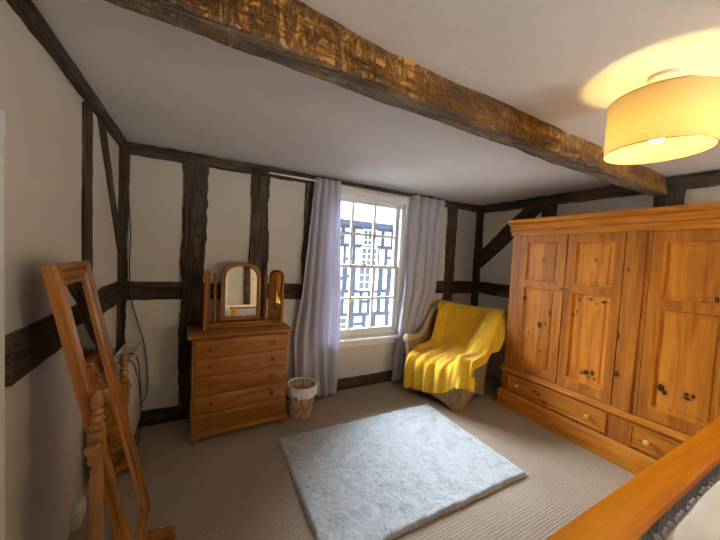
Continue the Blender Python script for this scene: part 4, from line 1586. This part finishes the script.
# ------------------------------------------------------------------ bed
bd = thing('bed', 'pine bed whose broad orange footboard crosses the lower right corner', 'bed', (1.27, 0.327, 0))
MB().box(-0.82, 0.86, -0.046, 0.046, 0.768, 0.80, 0.006, 2).build('top_rail', M['bed_x'], bd)
MB().box(-0.76, 0.80, -0.018, 0.018, 0.26, 0.36, 0.005).build('bottom_rail', M['bed_x'], bd)
fp = MB().box(-0.035, 0.035, -0.035, 0.035, 0.0, 0.770, 0.006).build('post', M['bed_x'], bd)
fp.location = (-0.76, 0, 0)
copy_part(fp, bd, (0.80, 0, 0))
sl = MB().box(-0.0115, 0.0115, -0.009, 0.009, 0.355, 0.770, 0.004).build('slat', M['slat'], bd)
sl.location = (-0.70, 0, 0)
for i in range(1, 42):
    copy_part(sl, bd, (-0.70 + i * 0.0355, 0, 0))
for s in (-0.76, 0.80):
    MB().box(s - 0.015, s + 0.015, -1.96, 0.0, 0.22, 0.36, 0.004).build('side_rail', M['bed_x'], bd)
MB().box(-0.74, 0.78, -1.95, -0.06, 0.30, 0.62, 0.05, 4).build('mattress', M['bedding'], bd)


def duvet(u, v):
    x = -0.78 + 1.60 * u
    y = -1.90 + 1.852 * v
    k_ = min(u * 1.60, (1 - u) * 1.60, (1 - v) * 1.852)
    rnd = math.sqrt(max(0.0, 1 - max(0.0, 1 - k_ / 0.055) ** 2))
    z = 0.615 + 0.085 * rnd
    z += rnd * (0.014 * noise.noise(Vector((x * 5, y * 5, 0))) + 0.006 * noise.noise(Vector((x * 14, y * 14, 3))))
    z += 0.112 * smooth01((x + 0.48) / 0.38) * smooth01((y + 0.9) / 0.5) * rnd
    return (x, y, z)


mb = MB()
mb.grid(duvet, 110, 110)
dv = mb.build('bedspread', M['bedding'], None, loc=(1.27, 0.327, 0), angle=80)
tag(dv, 'white bedspread with scalloped edge lying on the pine bed', 'bedspread')
mb = MB()
for i in range(46):
    x = -0.76 + i * 0.0345
    mb.lathe([(0.0, -0.006), (0.008, -0.004), (0.011, 0.002), (0.008, 0.007), (0.0, 0.008)], 10, T(x, -0.038 + 0.003 * math.sin(i * 2.1), 0.690 + 0.004 * math.sin(i * 1.7)) @ RX(0.7))
mb.build('scalloped_trim', M['bedding'], dv)

# ------------------------------------------------------------------ bedside table and lamp (behind the viewer)
bt = thing('bedside_table', 'small pine bedside table beside the head of the bed', 'bedside table', (2.45, -1.92, 0))
MB().box(-0.22, 0.22, -0.20, 0.20, 0.62, 0.645, 0.006).build('top', M['pine_y'], bt)
MB().box(-0.19, 0.19, -0.18, 0.18, 0.06, 0.62).build('carcase', M['pine_z'], bt, smooth=False)
dr = MB().box(-0.17, 0.17, 0.18, 0.198, 0.46, 0.60, 0.004).build('drawer', M['pine_y'], bt)
MB().lathe(KP, 20, T(0, 0.198, 0.53) @ RX(-PI / 2)).build('knob', M['knob_pine'], dr)
lg = MB().box(-0.02, 0.02, -0.02, 0.02, 0.0, 0.06).build('leg', M['pine_z'], bt)
lg.location = (-0.165, -0.155, 0)
for x, y in ((0.165, -0.155), (-0.165, 0.155), (0.165, 0.155)):
    copy_part(lg, bt, (x, y, 0))
tl_ = thing('table_lamp', 'brass bedside lamp with a round frosted globe on the bedside table', 'lamp', (2.42, -1.90, 0.645))
MB().lathe([(0.075, 0.0), (0.075, 0.012), (0.03, 0.025), (0.010, 0.04), (0.009, 0.50), (0.026, 0.52), (0.028, 0.545), (0.0, 0.55)], 28).build('base', M['brass'], tl_)
t = NT('frosted_globe_glow')
em = t.new('ShaderNodeEmission')
em.inputs[0].default_value = (1.0, 0.72, 0.36, 1)
em.inputs[1].default_value = GLOBE
t.link(em.outputs[0], t.out.inputs[0])
MB().lathe([(0.02 if i == 0 else (0.0 if i == 12 else 0.05 * math.sin(0.4 + (PI - 0.4) * i / 12)), 0.595 - 0.05 * math.cos(0.4 + (PI - 0.4) * i / 12)) for i in range(13)], 24).build('globe', t.m, tl_)
